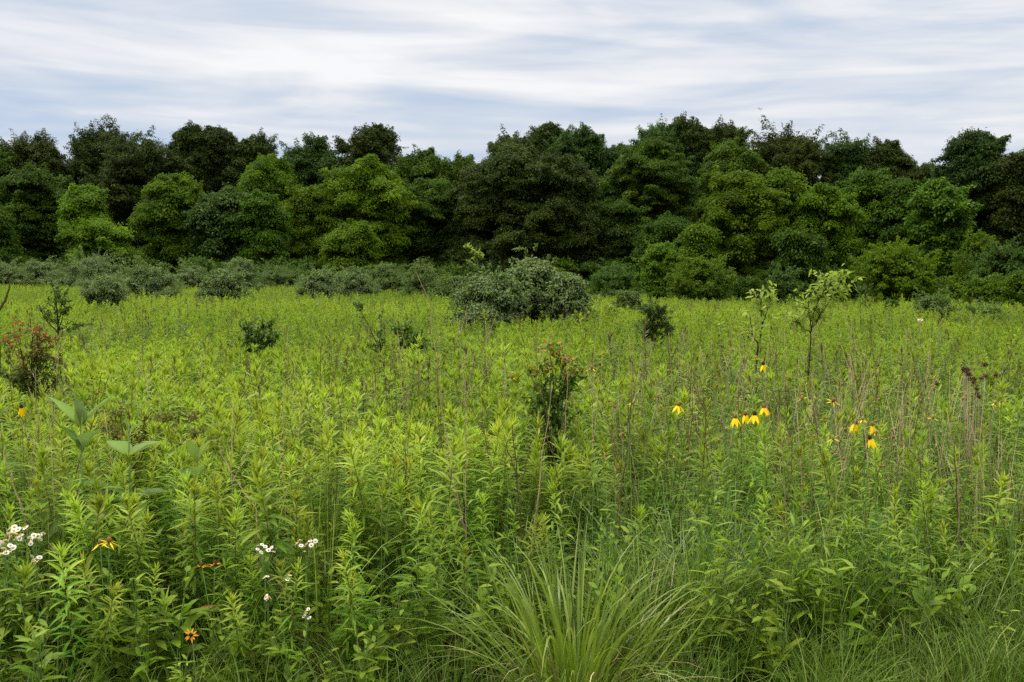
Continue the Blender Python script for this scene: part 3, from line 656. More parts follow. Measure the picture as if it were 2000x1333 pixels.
woody('juniper', 'small dark conifer standing alone in the meadow behind a tall dark stalk', 13.0,
      [[(1279, 675), (1279, 640), (1278, 588)], [(1279, 668), (1266, 640), (1258, 606)], [(1279, 668), (1292, 640), (1300, 610)], [(1279, 665), (1258, 655), (1252, 636)], [(1279, 665), (1298, 655), (1308, 634)], [(1279, 650), (1270, 620), (1267, 596)], [(1279, 650), (1287, 620), (1290, 598)]],
      'conifer', leaf=.05, asp=.17, n_per=42, seed=18, r0=.010, lod=2, tone=.45, twig=.12, ntwig=20, low=.0, top_only=.05, cat='conifer')
woody('dark_shrub', 'small dark leafy shrub alone in the left middle of the meadow', 11.0,
      [[(502, 712), (503, 670), (504, 630)], [(502, 705), (488, 665), (478, 640)], [(503, 705), (514, 660), (522, 632)], [(503, 705), (524, 670), (534, 652)], [(502, 705), (495, 660), (492, 634)], [(502, 705), (484, 680), (472, 664)]],
      'dk_shrub', leaf=.06, asp=.42, n_per=15, seed=15, r0=.010, tone=.6, twig=.11, ntwig=11, low=.2, top_only=.2, cat='shrub')
woody('dark_shrub', 'small loose leafy shrub right of the thin twiggy one in the middle of the meadow', 10.8,
      [[(800, 712), (800, 680), (803, 642)], [(800, 705), (784, 670), (772, 645)], [(801, 705), (812, 670), (822, 650)], [(801, 705), (826, 680), (840, 664)], [(800, 705), (792, 660), (788, 636)]],
      'dk_shrub', leaf=.06, asp=.5, n_per=13, seed=16, r0=.009, tone=.7, twig=.11, ntwig=10, low=.2, top_only=.2, cat='shrub')
woody('rusty_shrub', 'low rusty brown shrub half sunk among goldenrods behind the big leaved plants', 5.8,
      [[(262, 930), (258, 860), (250, 795)], [(262, 920), (225, 850), (205, 822)], [(264, 920), (300, 840), (330, 815)], [(264, 920), (330, 850), (395, 812)], [(262, 920), (240, 850), (232, 805)], [(263, 920), (280, 850), (285, 812)], [(264, 920), (350, 870), (410, 838)]],
      'rusty', leaf=.022, asp=.4, n_per=20, seed=17, r0=.006, tone=.45, twig=.085, ntwig=16, low=.25, top_only=.3, cat='shrub', bark='stem_brown')
woody('orange_tipped_shrub', 'dark green shrub with orange tipped twigs in the centre of the meadow', 6.3,
      [[(1080, 930), (1080, 800), (1078, 740), (1074, 676)], [(1078, 900), (1062, 800), (1056, 740), (1048, 715)], [(1082, 900), (1096, 800), (1106, 735), (1122, 700)], [(1080, 890), (1092, 780), (1094, 720), (1090, 690)], [(1080, 900), (1064, 780), (1066, 730)], [(1082, 910), (1102, 840), (1108, 780)], [(1078, 910), (1054, 840), (1050, 780)], [(1080, 800), (1104, 755), (1138, 722)], [(1082, 920), (1094, 860), (1100, 800)], [(1078, 920), (1064, 860), (1058, 800)]],
      'orange_tip', leaf=.036, asp=.5, n_per=15, seed=14, r0=.007, tone=.42, twig=.11, ntwig=15, low=.05, top_only=.1, tonef=otip, cat='shrub')
woody('thin_shrub', 'thin twiggy dark shrub with a bare leaning stem in the middle of the meadow', 11.0,
      [[(742, 700), (742, 660), (746, 612)], [(740, 680), (722, 640), (706, 612), (694, 594)], [(742, 690), (752, 660), (750, 630)], [(741, 690), (728, 682), (718, 676)]],
      'dk_shrub', leaf=.045, asp=.4, n_per=9, seed=5, r0=.010, tone=.5, twig=.10, ntwig=10, cat='shrub')
woody('leafy_shoot', 'pale leafy shoot arching up from the left shoulder of the big central clump', 20.8,
      [[(944, 560), (940, 528), (932, 505), (918, 490), (908, 481)], [(940, 528), (934, 500), (931, 490)]],
      'sapling', leaf=.07, asp=.5, n_per=9, seed=6, r0=.012, tone=.4, twig=.12, ntwig=14, top_only=.3)
woody('sapling', 'slender conifer like sapling at the meadow edge before the layered hawthorn bush', 30.0,
      [[(1690, 606), (1691, 580), (1690, 556)]], 'dk_shrub', leaf=.10, asp=.4, n_per=12, seed=7, r0=.015, tone=.6, twig=.35, ntwig=22, top_only=.1)

# ------------------------------------------------------------------ meadow plants
PROTO = []          # prototypes are only mesh data; objects come later
def goldenrod_mb(rng, H, lod, leafL=.10, dense=1.0, narrow=.155, tuft=True, split=False):
    """stem and leaf builders of one goldenrod, foot at the origin"""
    lm = MB(); sm = MB()
    lean = rng.uniform(-.10, .10, 2); nod = rng.uniform(0, 6.28)
    def axis(t):
        t = np.asarray(t)[..., None]
        return np.concatenate([lean[0] * H * t * t + .012 * np.cos(nod) * t ** 4, lean[1] * H * t * t + .012 * np.sin(nod) * t ** 4, H * t], -1)
    nl = int({0: 88, 1: 74, 2: 58}[lod] * dense)
    t = np.linspace(.10, .985, nl) ** .92 + rng.normal(0, .006, nl); t = np.clip(t, .03, 1)
    ang = np.arange(nl) * 2.399 + rng.uniform(0, 6.28) + rng.normal(0, .25, nl)
    el = np.radians(np.interp(t, [0, .35, .75, .92, 1], [-10, 6, 24, 40, 66])) + rng.normal(0, .22, nl)
    Ls = leafL * np.interp(t, [0, .25, .6, .88, 1], [.55, .9, 1.05, 1.0, .6]) * rng.uniform(.78, 1.18, nl)
    d = np.stack([np.cos(ang) * np.cos(el), np.sin(ang) * np.cos(el), np.sin(el)], 1)
    n = np.stack([-np.cos(ang) * np.sin(el), -np.sin(ang) * np.sin(el), np.cos(el)], 1) + rng.normal(0, .16, (nl, 3))
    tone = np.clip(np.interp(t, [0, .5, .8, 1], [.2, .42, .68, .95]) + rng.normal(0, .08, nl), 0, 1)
    keep = (rng.uniform(0, 1, nl) < np.interp(t, [0, .3, .5], [.55, .85, 1]))
    wmul = {0: 1.0, 1: 1.15, 2: 1.35}[lod]
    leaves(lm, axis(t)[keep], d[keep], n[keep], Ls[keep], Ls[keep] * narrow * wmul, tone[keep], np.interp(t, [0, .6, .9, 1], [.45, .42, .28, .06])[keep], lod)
    if tuft:
        k = {0: 22, 1: 18, 2: 12}[lod]; a = rng.uniform(0, 6.28, k); e = np.radians(rng.uniform(35, 88, k)); tt = rng.uniform(.95, 1.0, k)
        d = np.stack([np.cos(a) * np.cos(e), np.sin(a) * np.cos(e), np.sin(e)], 1); n = np.stack([-np.cos(a) * np.sin(e), -np.sin(a) * np.sin(e), np.cos(e)], 1)
        leaves(lm, axis(tt), d, n, leafL * rng.uniform(.4, .85, k), leafL * .09 * wmul, np.clip(rng.normal(.92, .07, k), 0, 1), .05, lod)
    tube(sm, axis(np.linspace(-.04, .985, 7)), .0036 if lod < 2 else .004, .0016, 5 if lod == 0 else 4, .5)
    return lm, sm

def joined(lm, sm, name, mats):
    """one mesh of leaves (slot 0) and stem (slot 1)"""
    mb = MB()
    for v, tn in zip(lm.v, lm.t): mb.v.append(v); mb.t.append(tn)
    mb.q = list(lm.q); mb.tr = list(lm.tr); mb.n = lm.n
    off = mb.n
    for v, tn in zip(sm.v, sm.t): mb.v.append(v); mb.t.append(tn)
    mb.q += [(a + off, 1) for a, m in sm.q]; mb.tr += [(a + off, 1) for a, m in sm.tr]; mb.n += sm.n
    return mb.mesh(name, mats)

def herb_mb(rng, H, n_br, leafL, w, lod=1):
    """loose branching herb with thin stems"""
    lm = MB(); sm = MB()
    for b in range(n_br):
        a = rng.uniform(0, 6.28); ln = rng.uniform(.03, .25)
        h = H * rng.uniform(.7, 1.05); s = np.linspace(0, 1, 6)
        P = np.stack([math.cos(a) * ln * h * s ** 1.5, math.sin(a) * ln * h * s ** 1.5, h * s], 1); P[:, :2] += rng.normal(0, .01, 2)
        tube(sm, P, .0028, .0012, 4)
        k = int(18 * h / .8); t = np.sort(rng.uniform(.08, .96, k)); aa = rng.uniform(0, 6.28, k); e = np.radians(rng.uniform(5, 60, k))
        o = np.stack([np.interp(t, s, P[:, j]) for j in range(3)], 1)
        d = np.stack([np.cos(aa) * np.cos(e), np.sin(aa) * np.cos(e), np.sin(e)], 1)
        L = leafL * np.interp(t, [0, .4, 1], [1.15, 1.0, .5]) * rng.uniform(.7, 1.2, k)
        leaves(lm, o, d, np.array([0, 0, 1.0]) + rng.normal(0, .3, (k, 3)), L, L * w, np.clip(rng.normal(.42, .16, k) + .25 * t, 0, 1), .3, lod)
    return lm, sm

def tuft_mesh(rng, n, H, spread, w, mat, name, droop=1.9):
    mb = MB(); a = rng.uniform(0, 6.28, n); r = spread * np.sqrt(rng.uniform(0, 1, n))
    o = np.stack([r * np.cos(a), r * np.sin(a), 0 * a - .02], 1)
    az = a + rng.normal(0, .9, n)
    blades(mb, o, az, H * rng.uniform(.55, 1.15, n), w * rng.uniform(.6, 1.2, n), rng.uniform(.02, .25, n), rng.uniform(.4, droop, n), np.clip(rng.normal(.5, .2, n), 0, 1), 7, rng)
    return mb.mesh(name, M[mat])

def fern_mb(rng, H, n_stem=3, fr=.13):
    """feathery plant: twice divided fronds up each stem"""
    lm = MB(); sm = MB()
    for s_ in range(n_stem):
        a = rng.uniform(0, 6.28); h = H * rng.uniform(.75, 1.02); ln = rng.uniform(0, .22)
        s = np.linspace(0, 1, 6); P = np.stack([math.cos(a) * ln * h * s ** 1.3, math.sin(a) * ln * h * s ** 1.3, h * s], 1)
        tube(sm, P, .003, .0014, 4)
        for t in np.linspace(.18, 1.0, int(22 * h / .8)):
            aa = rng.uniform(0, 6.28); e = math.radians(np.interp(t, [0, .9, 1], [8, 28, 55]) + rng.normal(0, 9))
            b = np.array([np.interp(t, s, P[:, j]) for j in range(3)])
            dv = np.array([math.cos(aa) * math.cos(e), math.sin(aa) * math.cos(e), math.sin(e)]); L = fr * np.interp(t, [0, .5, 1], [.9, 1.1, .6]) * rng.uniform(.8, 1.2)
            k = 11; f = np.repeat(np.linspace(.18, .98, k), 2); sg = np.tile([1.0, -1.0], k)
            hv = nrm(np.cross(dv, [0, 0, 1.0]))
            o = b + dv * L * f[:, None] + np.array([0, 0, -.3]) * L * (f ** 2)[:, None]
            d = nrm(hv * sg[:, None] + dv * .5 + np.array([0, 0, -.12]))
            leaves(lm, o, d, np.array([0, 0, 1.0]) + rng.normal(0, .15, (2 * k, 3)), L * .34 * np.sin(np.clip(f, 0, 1) * 2.6 + .45), .009, np.clip(rng.normal(.45 + .35 * (t > .9), .1, 2 * k), 0, 1), .1, 2)
    return lm, sm

rngm = np.random.default_rng(4242)
HID = {}
def proto_collection(name, meshes):
    c = bpy.data.collections.new(name)
    for i, me in enumerate(meshes):
        o = bpy.data.objects.new('%s_%02d' % (name, i), me); c.objects.link(o)
    return c

def scatter(name, pts, rz, scl, idx, tint, coll, label, cat, tilt=None):
    me = bpy.data.meshes.new(name); me.vertices.add(len(pts)); me.vertices.foreach_set('co', np.asarray(pts, np.float32).ravel())
    rot = np.zeros((len(pts), 3), np.float32); rot[:, 2] = rz
    if tilt is not None: rot[:, :2] = tilt
    me.attributes.new('rot', 'FLOAT_VECTOR', 'POINT').data.foreach_set('vector', rot.ravel())
    me.attributes.new('scl', 'FLOAT', 'POINT').data.foreach_set('value', np.asarray(scl, np.float32))
    me.attributes.new('tint', 'FLOAT', 'POINT').data.foreach_set('value', np.asarray(tint, np.float32))
    me.attributes.new('idx', 'INT', 'POINT').data.foreach_set('value', np.asarray(idx, np.int32))
    o = bpy.data.objects.new(name, me); COL.objects.link(o)
    ng = bpy.data.node_groups.new(name + '_scatter', 'GeometryNodeTree')
    ng.interface.new_socket('Geometry', in_out='INPUT', socket_type='NodeSocketGeometry'); ng.interface.new_socket('Geometry', in_out='OUTPUT', socket_type='NodeSocketGeometry')
    N = ng.nodes.new; L = ng.links.new
    gi = N('NodeGroupInput'); go = N('NodeGroupOutput'); ip = N('GeometryNodeInstanceOnPoints'); ci = N('GeometryNodeCollectionInfo')
    ci.inputs['Collection'].default_value = coll; ci.inputs['Separate Children'].default_value = True; ci.inputs['Reset Children'].default_value = True
    def na(nm, ty):
        n = N('GeometryNodeInputNamedAttribute'); n.data_type = ty; n.inputs['Name'].default_value = nm; return n.outputs['Attribute']
    L(gi.outputs[0], ip.inputs['Points']); L(ci.outputs[0], ip.inputs['Instance']); ip.inputs['Pick Instance'].default_value = True
    L(na('idx', 'INT'), ip.inputs['Instance Index']); L(na('rot', 'FLOAT_VECTOR'), ip.inputs['Rotation']); L(na('scl', 'FLOAT'), ip.inputs['Scale'])
    L(ip.outputs[0], go.inputs[0])
    md = o.modifiers.new('scatter', 'NODES'); md.node_group = ng
    return tag(o, label, cat, kind='stuff')

def noise2(x, y, s, seed):
    """cheap smooth value noise in -1..1"""
    r = np.random.default_rng(seed); out = 0
    for k in range(5):
        a, b, c = r.uniform(0, 6.28, 3); f = s * r.uniform(.6, 1.6)
        out = out + np.sin(f * (x * np.cos(a) + y * np.sin(a)) + b + 1.3 * np.sin(f * .6 * (x * np.sin(a) - y * np.cos(a)) + c))
    return out / 3.2

def field(dens, d0, d1, seed, margin=1.4):
    """jittered points of the view wedge between d0 and d1 metres, about dens per square metre"""
    r = np.random.default_rng(seed); st = 1 / math.sqrt(dens)
    ys = np.arange(d0, d1, st); P = []
    for y in ys:
        hw = y * .515 + margin; xs = np.arange(-hw, hw, st)
        P.append(np.stack([xs + r.uniform(-.5, .5, len(xs)) * st * 1.3, y + r.uniform(-.5, .5, len(xs)) * st * 1.3], 1))
    return np.concatenate(P)

def edge(u):   # how near the tall growth comes, by view direction u = x / y
    return np.interp(u, [-.55, -.2, -.08, .0, .12, .2, .33, .40, .6], [3.75, 3.8, 4.0, 4.35, 4.35, 4.15, 4.15, 4.32, 4.4])

def canopy(x, y):
    return .82 + .07 * noise2(x, y, .9, 5) + .05 * noise2(x, y, .25, 6)

KEEP_OUT = []   # (x, y, r) round the individually placed plants
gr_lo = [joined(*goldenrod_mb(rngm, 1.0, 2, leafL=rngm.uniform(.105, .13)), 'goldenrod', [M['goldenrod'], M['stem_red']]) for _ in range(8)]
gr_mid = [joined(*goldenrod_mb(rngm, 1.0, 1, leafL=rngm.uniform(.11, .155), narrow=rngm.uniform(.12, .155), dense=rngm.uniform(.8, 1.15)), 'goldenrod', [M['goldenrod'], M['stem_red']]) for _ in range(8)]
gr_odd = [joined(*goldenrod_mb(rngm, 1.12, 2, leafL=.10), 'dark_weed', [M['goldenrod_dark'], M['stem_brown']]) for _ in range(2)] + \
         [joined(*herb_mb(rngm, 1.0, 4, .09, .3, 2), 'green_weed', [M['dk_shrub'], M['stem_green']]) for _ in range(2)]
def low_meadow():
    global GR_OBJ
    near = field(46, 3.7, 13, 21); mid = field(28, 13, 28, 22); far = field(14, 28, 84, 23, 5)
    P = np.concatenate([near, mid, far]); r = np.random.default_rng(31)
    x, y = P[:, 0], P[:, 1]; u = x / y
    ok = y > edge(u) + .12
    dens = np.ones(len(x))
    right = ramp01(u, .02, .22) * (1 - ramp01(y, 8, 13))
    dens *= 1 - .55 * right
    dens *= np.where(noise2(x, y, 1.6, 9) < -.55, .45, 1)
    dens *= np.where((y < 5.6) & (u > -.02) & (u < .2), .45, 1)
    dens *= np.interp(y - edge(u), [.1, .6, 1.1], [.36, .55, 1])
    ok &= r.uniform(0, 1, len(x)) < dens
    # no plants past the woods edge
    ok &= y < 78
    x, y = x[ok], y[ok]; n = len(x)
    h = canopy(x, y) * r.uniform(.82, 1.06, n) * np.where(r.uniform(0, 1, n) < .04, r.uniform(1.05, 1.25, n), 1)
    h *= 1 + .09 * noise2(x, y, 3.2, 15)
    h *= np.interp(y - edge(x / y), [.1, .5, 1.0], [.62, .86, 1.0])
    tint = np.clip(.55 * noise2(x, y, .35, 12) + .5 * noise2(x, y, 2.4, 13) + r.normal(0, .25, n), -1, 1)
    tint += np.interp(y, [4.5, 8, 14, 40], [-.10, .05, .02, -.12])
    z = ground(x, y); pts = np.stack([x, y, z], 1); rz = r.uniform(0, 6.28, n)
    infr = np.abs(x / y) < .5
    order = np.argsort(np.where(infr, y, 1e9)); ind = order[:250]
    mask = np.ones(n, bool); mask[ind] = False
    lo = mask & (y > 11); md = mask & (y <= 11)
    coll = proto_collection('goldenrod_kinds', gr_mid + gr_lo + gr_odd)
    idx = r.integers(0, 8, n) + np.where(y > 11, 8, 0)
    odd = (r.uniform(0, 1, n) < .07 + .14 * (noise2(x, y, .5, 17) > .45)) & (y > 7)
    idx = np.where(odd, 16 + r.integers(0, 4, n), idx)
    scatter('goldenrod_meadow', pts[mask], rz[mask], h[mask], idx[mask], tint[mask], coll, 'dense yellow green goldenrod meadow filling the field up to the shrubs', 'meadow',
            tilt=r.normal(0, .12, (mask.sum(), 2)))
    return [(x[i], y[i], z[i], h[i], rz[i], tint[i]) for i in ind]
NEAR = low_meadow()

def copy_tree(o, parent=None):
    c = o.copy(); COL.objects.link(c)
    if parent: c.parent = parent
    for ch in list(o.children): copy_tree(ch, c)
    return c

def make_goldenrod(rng, H, leafL, mat, label, group, dense=1.0, narrow=.155, stem='stem_red', name='goldenrod', lod=0):
    lm, sm = goldenrod_mb(rng, H, lod, leafL, dense, narrow)
    t = thing(name, (0, 0, 0), label, 'goldenrod', group)
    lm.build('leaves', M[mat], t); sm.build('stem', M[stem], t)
    return t

GL = 'leafy green goldenrod with pale tip in the near part of the meadow'
GG = 'goldenrods in the near part of the meadow'
def place_near():
    r = np.random.default_rng(55)
    protos = [make_goldenrod(r, 1.0, r.uniform(.10, .155), 'goldenrod_near', GL, GG, dense=r.uniform(.75, 1.2), narrow=r.uniform(.12, .165)) for _ in range(14)]
    used = set()
    for k, (x, y, z, h, rz, ti) in enumerate(NEAR):
        j = k % 14
        o = protos[j] if j not in used else copy_tree(protos[j]); used.add(j)
        o.location = (x, y, z); o.rotation_euler = (r.normal(0, .15), r.normal(0, .15), rz); o.scale = (h, h, h)
        for ch in o.children: ch['tint'] = float(ti)
place_near()

# hero goldenrods of the front row: px, top py, D, leaf length, label
HERO = [
 (542, 922, 4.25, .150, 'tall dark stemmed goldenrod, tallest of the front row left of the grass tuft', 'goldenrod_near', 1.0),
 (458, 1020, 4.25, .125, 'goldenrod with bronze tip between the tallest one and the orange flowers', 'goldenrod_near', 1.15),
 (380, 946, 4.35, .115, 'slender tall goldenrod just left of the orange flowers', 'goldenrod_near', 1.0),
 (325, 1180, 4.1, .120, 'short pale topped goldenrod at the bottom left', 'goldenrod_near', 1.0),
 (720, 962, 4.75, .120, 'bright yellow green goldenrod head above the feathery plants', 'goldenrod', 1.35),
 (113, 905, 4.7, .115, 'bronze tipped goldenrod below the big leaved plant at left', 'goldenrod_near', 1.0),
 (165, 985, 4.3, .130, 'leafy goldenrod left of the yellow flower in the bottom left', 'goldenrod_near', 1.0),
 (215, 985, 4.55, .130, 'goldenrod with spreading pale tip behind the yellow flower at bottom left', 'goldenrod_near', 1.0),
 (32, 1118, 4.1, .120, 'goldenrod below the white flowers in the bottom left corner', 'goldenrod_near', 1.0),
 (66, 1235, 3.95, .100, 'small goldenrod with star shaped tip at the bottom left corner', 'goldenrod_near', .8),
 (255, 1000, 4.6, .130, 'goldenrod with flared pale tip second right of the yellow flower', 'goldenrod_near', 1.0),
 (600, 1055, 4.4, .120, 'goldenrod right of the white flowers in the front row', 'goldenrod_near', 1.1),
 (1255, 1000, 5.0, .110, 'goldenrod with pale starry tip behind the right of the grass tuft', 'goldenrod', 1.1),
 (1818, 960, 5.0, .115, 'goldenrod with loose pale head at right', 'goldenrod', 1.0),
 (1790, 1010, 5.0, .105, 'goldenrod left of and below the loose pale head at right', 'goldenrod', 1.0),
 (1922, 1070, 4.75, .110, 'goldenrod with pale tip near the right edge, left of a thick pale stem', 'goldenrod', 1.0),
 (790, 945, 4.9, .110, 'goldenrod right of the bright yellow green head', 'goldenrod', 1.1),
]
HPOS = []
for i, (px, top, D, ll, lab, mat, dn) in enumerate(HERO):
    r = np.random.default_rng(600 + i); P = pt(px, top, D); H = P[2] - float(ground(P[0], D))
    t = make_goldenrod(r, H * .985, ll, mat, lab, None, dense=dn * H / .8, narrow=.20 if i < 1 else .165)
    t.location = (P[0], D, 0); t.rotation_euler = (0, 0, r.uniform(0, 6)); HPOS.append((P[0], D))
for k in range(7):      # goldenrods that hide the foot of the orange tipped shrub
    r = np.random.default_rng(680 + k); D = 5.35 + .1 * (k % 3); P = pt(1036 + 17 * k, 872 + 18 * ((k * 5) % 4), D)
    t = make_goldenrod(r, P[2], r.uniform(.11, .15), 'goldenrod', 'bright goldenrod in the row that hides the foot of the orange tipped shrub', 'goldenrods before the orange tipped shrub', dense=1.1)
    t.location = (P[0], D, 0); t.rotation_euler = (0, 0, r.uniform(0, 6))
DARK = [
 (1269, 628, 8.0, .10, 'tall dark purplish goldenrod standing up in front of the small conifer', 1.15),
 (1180, 652, 11.5, .10, 'dark goldenrod, left one of a pair left of the tall dark stalk', 1.2), (1203, 656, 11.3, .10, 'dark goldenrod, right one of a pair left of the tall dark stalk', 1.2),
 (955, 655, 11.0, .08, 'dark goldenrod sticking up right of the loose leafy shrub', 1.0), (915, 680, 9.2, .09, 'dark goldenrod left of a pale leaning straw', 1.0),
 (713, 738, 7.4, .09, 'dark goldenrod below the thin twiggy shrub', 1.0), (180, 660, 11.5, .11, 'dark green weed right of the thin upright shrub', 1.1),
 (1155, 690, 9.5, .08, 'slim dark goldenrod right of the orange tipped shrub', .9), (335, 700, 9.0, .07, 'dark bare stemmed weed in the left middle of the meadow', .5),
 (905, 612, 17.0, .11, 'dark weed at the foot of the left shrub of the central clump', 1.0), (525, 750, 7.0, .07, 'dark slim weed among the goldenrods left of the dry stalks', .7),
]
for i, (px, top, D, ll, lab, dn) in enumerate(DARK):
    r = np.random.default_rng(700 + i); P = pt(px, top, D); g = float(ground(P[0], D)); H = P[2] - g
    t = make_goldenrod(r, H * .985, ll, 'goldenrod_dark', lab, None, dense=dn, stem='stem_brown', lod=1, narrow=.17)
    t.location = (P[0], D, g)

# ---- other ground cover, uncountable
def cover():
    r = np.random.default_rng(88)
    # grass through the meadow
    tufts = [tuft_mesh(rngm, 40, .95, .10, .0058, 'grass', 'grass_tuft') for _ in range(3)] + [tuft_mesh(rngm, 40, .8, .09, .008, 'grass_blue', 'grass_tuft', 2.2) for _ in range(3)]
    P = field(14, 4.2, 13, 41); x, y = P[:, 0], P[:, 1]; u = x / y
    w = np.interp(u, [-.55, -.3, -.12, .0, .3, .45, .6], [.15, .22, .6, .65, .85, .7, .6]) * np.interp(y, [4, 8, 13], [1, .8, .3])
    ok = (r.uniform(0, 1, len(x)) < w) & (y > edge(u) + .1); x, y = x[ok], y[ok]; n = len(x)
    scatter('meadow_grass', np.stack([x, y, ground(x, y)], 1), r.uniform(0, 6.28, n), canopy(x, y) * r.uniform(.75, 1.2, n), r.integers(0, 6, n), r.normal(0, .3, n),
            proto_collection('grass_kinds', tufts), 'loose grass growing through the meadow plants', 'grass')
    # thin herbs, thick on the right
    herbs = [joined(*herb_mb(rngm, .95, 3, .145, .16), 'herb', [M['herb'], M['stem_green']]) for _ in range(4)] + \
            [joined(*herb_mb(rngm, .9, 4, .095, .2), 'herb', [M['fern'], M['stem_green']]) for _ in range(3)]
    P = field(26, 4.3, 14, 42); x, y = P[:, 0], P[:, 1]; u = x / y
    w = np.interp(u, [-.55, -.1, .1, .25, .6], [.16, .2, .6, .85, .8]) * np.interp(y, [4, 9, 14], [1, .8, .2])
    ok = (r.uniform(0, 1, len(x)) < w) & (y > edge(u)); x, y = x[ok], y[ok]; n = len(x)
    scatter('meadow_herbs', np.stack([x, y, ground(x, y)], 1), r.uniform(0, 6.28, n), canopy(x, y) * r.uniform(.75, 1.15, n), r.integers(0, 7, n), r.normal(0, .25, n),
            proto_collection('herb_kinds', herbs), 'thin branching green herbs mixed through the right side of the meadow', 'herbs')
    # low leafy undergrowth
    und = [joined(*herb_mb(rngm, .48, 4, .13, .30), 'undergrowth', [M['herb'], M['stem_green']]) for _ in range(5)]
    P = field(34, 3.6, 7.5, 43); x, y = P[:, 0], P[:, 1]; u = x / y
    ok = (y > edge(u) - .15) & (r.uniform(0, 1, len(x)) < .8); x, y = x[ok], y[ok]; n = len(x)
    scatter('leafy_undergrowth', np.stack([x, y, ground(x, y)], 1), r.uniform(0, 6.28, n), r.uniform(.5, 1.15, n), r.integers(0, 5, n), r.normal(0, .35, n),
            proto_collection('undergrowth_kinds', und), 'low dark leafy growth at the foot of the front plants', 'undergrowth')
    # short turf at the near edge
    turf = [tuft_mesh(rngm, 50, .36, .11, .0046, 'turf', 'turf_tuft', 2.0) for _ in range(4)]
    P = field(60, 3.3, 5.6, 44, 1.0); x, y = P[:, 0], P[:, 1]; u = x / y
    ok = (y < edge(u) + .25) & (r.uniform(0, 1, len(x)) < np.interp(u, [-.3, .1, .3, .4], [.35, .5, .9, 1])); x, y = x[ok], y[ok]; n = len(x)
    scatter('short_grass', np.stack([x, y, ground(x, y)], 1), r.uniform(0, 6.28, n), r.uniform(.6, 1.35, n), r.integers(0, 4, n), r.normal(0, .3, n),
            proto_collection('turf_kinds', turf), 'short brownish grass along the near edge of the meadow', 'grass')
cover()

# ---- big grass tufts
def grass_clump(label, px, D, n, H, spread, w, mat, seed, th=(.05, .75), th1=(.5, 2.0), name='grass_tuft', toward=None):
    r = np.random.default_rng(seed); P = pt(px, 1300, D); t = thing(name, (P[0], D, 0), label, 'grass tuft')
    mb = MB(); a = r.uniform(0, 6.28, n); q = np.sqrt(r.uniform(0, 1, n))
    o = np.stack([spread * q * np.cos(a), spread * q * np.sin(a), 0 * a - .02], 1)
    blades(mb, o, a + r.normal(0, .35, n), H * r.uniform(.55, 1.12, n), w * r.uniform(.6, 1.2, n), th[0] + (th[1] - th[0]) * q * r.uniform(.5, 1, n), th1[0] + (th1[1] - th1[0]) * r.uniform(0, 1, n) ** 1.2, np.clip(r.normal(.5, .2, n), 0, 1), 9, r, power=1.7)
    mb.build('blades', M[mat], t)
    k = n // 7; db = MB(); a = r.uniform(0, 6.28, k); q = np.sqrt(r.uniform(0, 1, k)) * 1.15
    blades(db, np.stack([spread * q * np.cos(a), spread * q * np.sin(a), 0 * a - .02], 1), a + r.normal(0, .6, k), H * r.uniform(.4, .95, k), w * .6, r.uniform(.1, 1.0, k), r.uniform(.8, 2.6, k), np.clip(r.normal(.4, .25, k), 0, 1), 8, r)
    db.build('dead_blades', M['straw'], t)
    return t
grass_clump('large arching grass tuft in the bottom centre of the photo', 1125, 3.95, 300, .73, .19, .0140, 'grass', 801, (.03, .75), (.4, 2.4))
grass_clump('arching grass tuft right behind the large one, leaning right', 1262, 4.3, 190, .66, .14, .0095, 'grass', 802, (.05, .7), (.6, 2.1))
grass_clump('tuft of upright iris like blades right of the white flowers', 640, 4.9, 90, .80, .10, .013, 'grass', 803, (.0, .25), (.15, .9))
grass_clump('bluish grass tuft with bent shining blades above the feathery plants', 760, 5.9, 120, .92, .16, .008, 'grass_blue', 804, (.05, .6), (.6, 2.3))
grass_clump('bluish bending grass tuft right of centre behind the large tuft', 1330, 4.7, 190, .80, .22, .007, 'grass_blue', 805, (.03, .5), (.5, 2.2))
grass_clump('shining grass tuft left of the broad leafed clump at right', 1425, 4.6, 150, .76, .2, .007, 'grass_blue', 806, (.03, .5), (.5, 2.3))
grass_clump('thin grass tuft cut by the left edge of the photo', 5, 5.0, 120, .85, .15, .007, 'grass_blue', 807, (.05, .6), (.6, 2.3))

# ---- feathery and leafy foreground plants
def leafy_plant(name, label, px, top, D, builder, mat, stem, cat, seed, **kw):
    r = np.random.default_rng(seed); P = pt(px, top, D); g = float(ground(P[0], D)); H = P[2] - g
    lm, sm = builder(r, H, **kw); t = thing(name, (P[0], D, g), label, cat)
    lm.build('leaves', M[mat], t); sm.build('stem', M[stem], t); return t
F = 'feathery_plant'
leafy_plant(F, 'feathery leaved plant left of the large grass tuft, tallest of two', 812, 1085, 4.15, fern_mb, 'fern', 'stem_green', 'wildflower plant', 821, n_stem=5)
leafy_plant(F, 'feathery leaved plant, lower left one beside the large grass tuft', 712, 1148, 4.1, fern_mb, 'fern', 'stem_green', 'wildflower plant', 822, n_stem=5)
leafy_plant(F, 'yellow green feathery plant at the foot of the broad leafed clump at right', 1745, 1062, 4.75, fern_mb, 'fern', 'stem_green', 'wildflower plant', 823, n_stem=5)
leafy_plant(F, 'small feathery plant near the bottom right corner by the short grass', 1895, 1080, 4.85, fern_mb, 'fern', 'stem_green', 'wildflower plant', 824, n_stem=4)
Lp = 'leafy_weed'
leafy_plant(Lp, 'broad clump of long drooping leaves right of the large grass tuft', 1580, 1010, 4.3, herb_mb, 'herb', 'stem_green', 'weed', 831, n_br=11, leafL=.17, w=.13, lod=0)
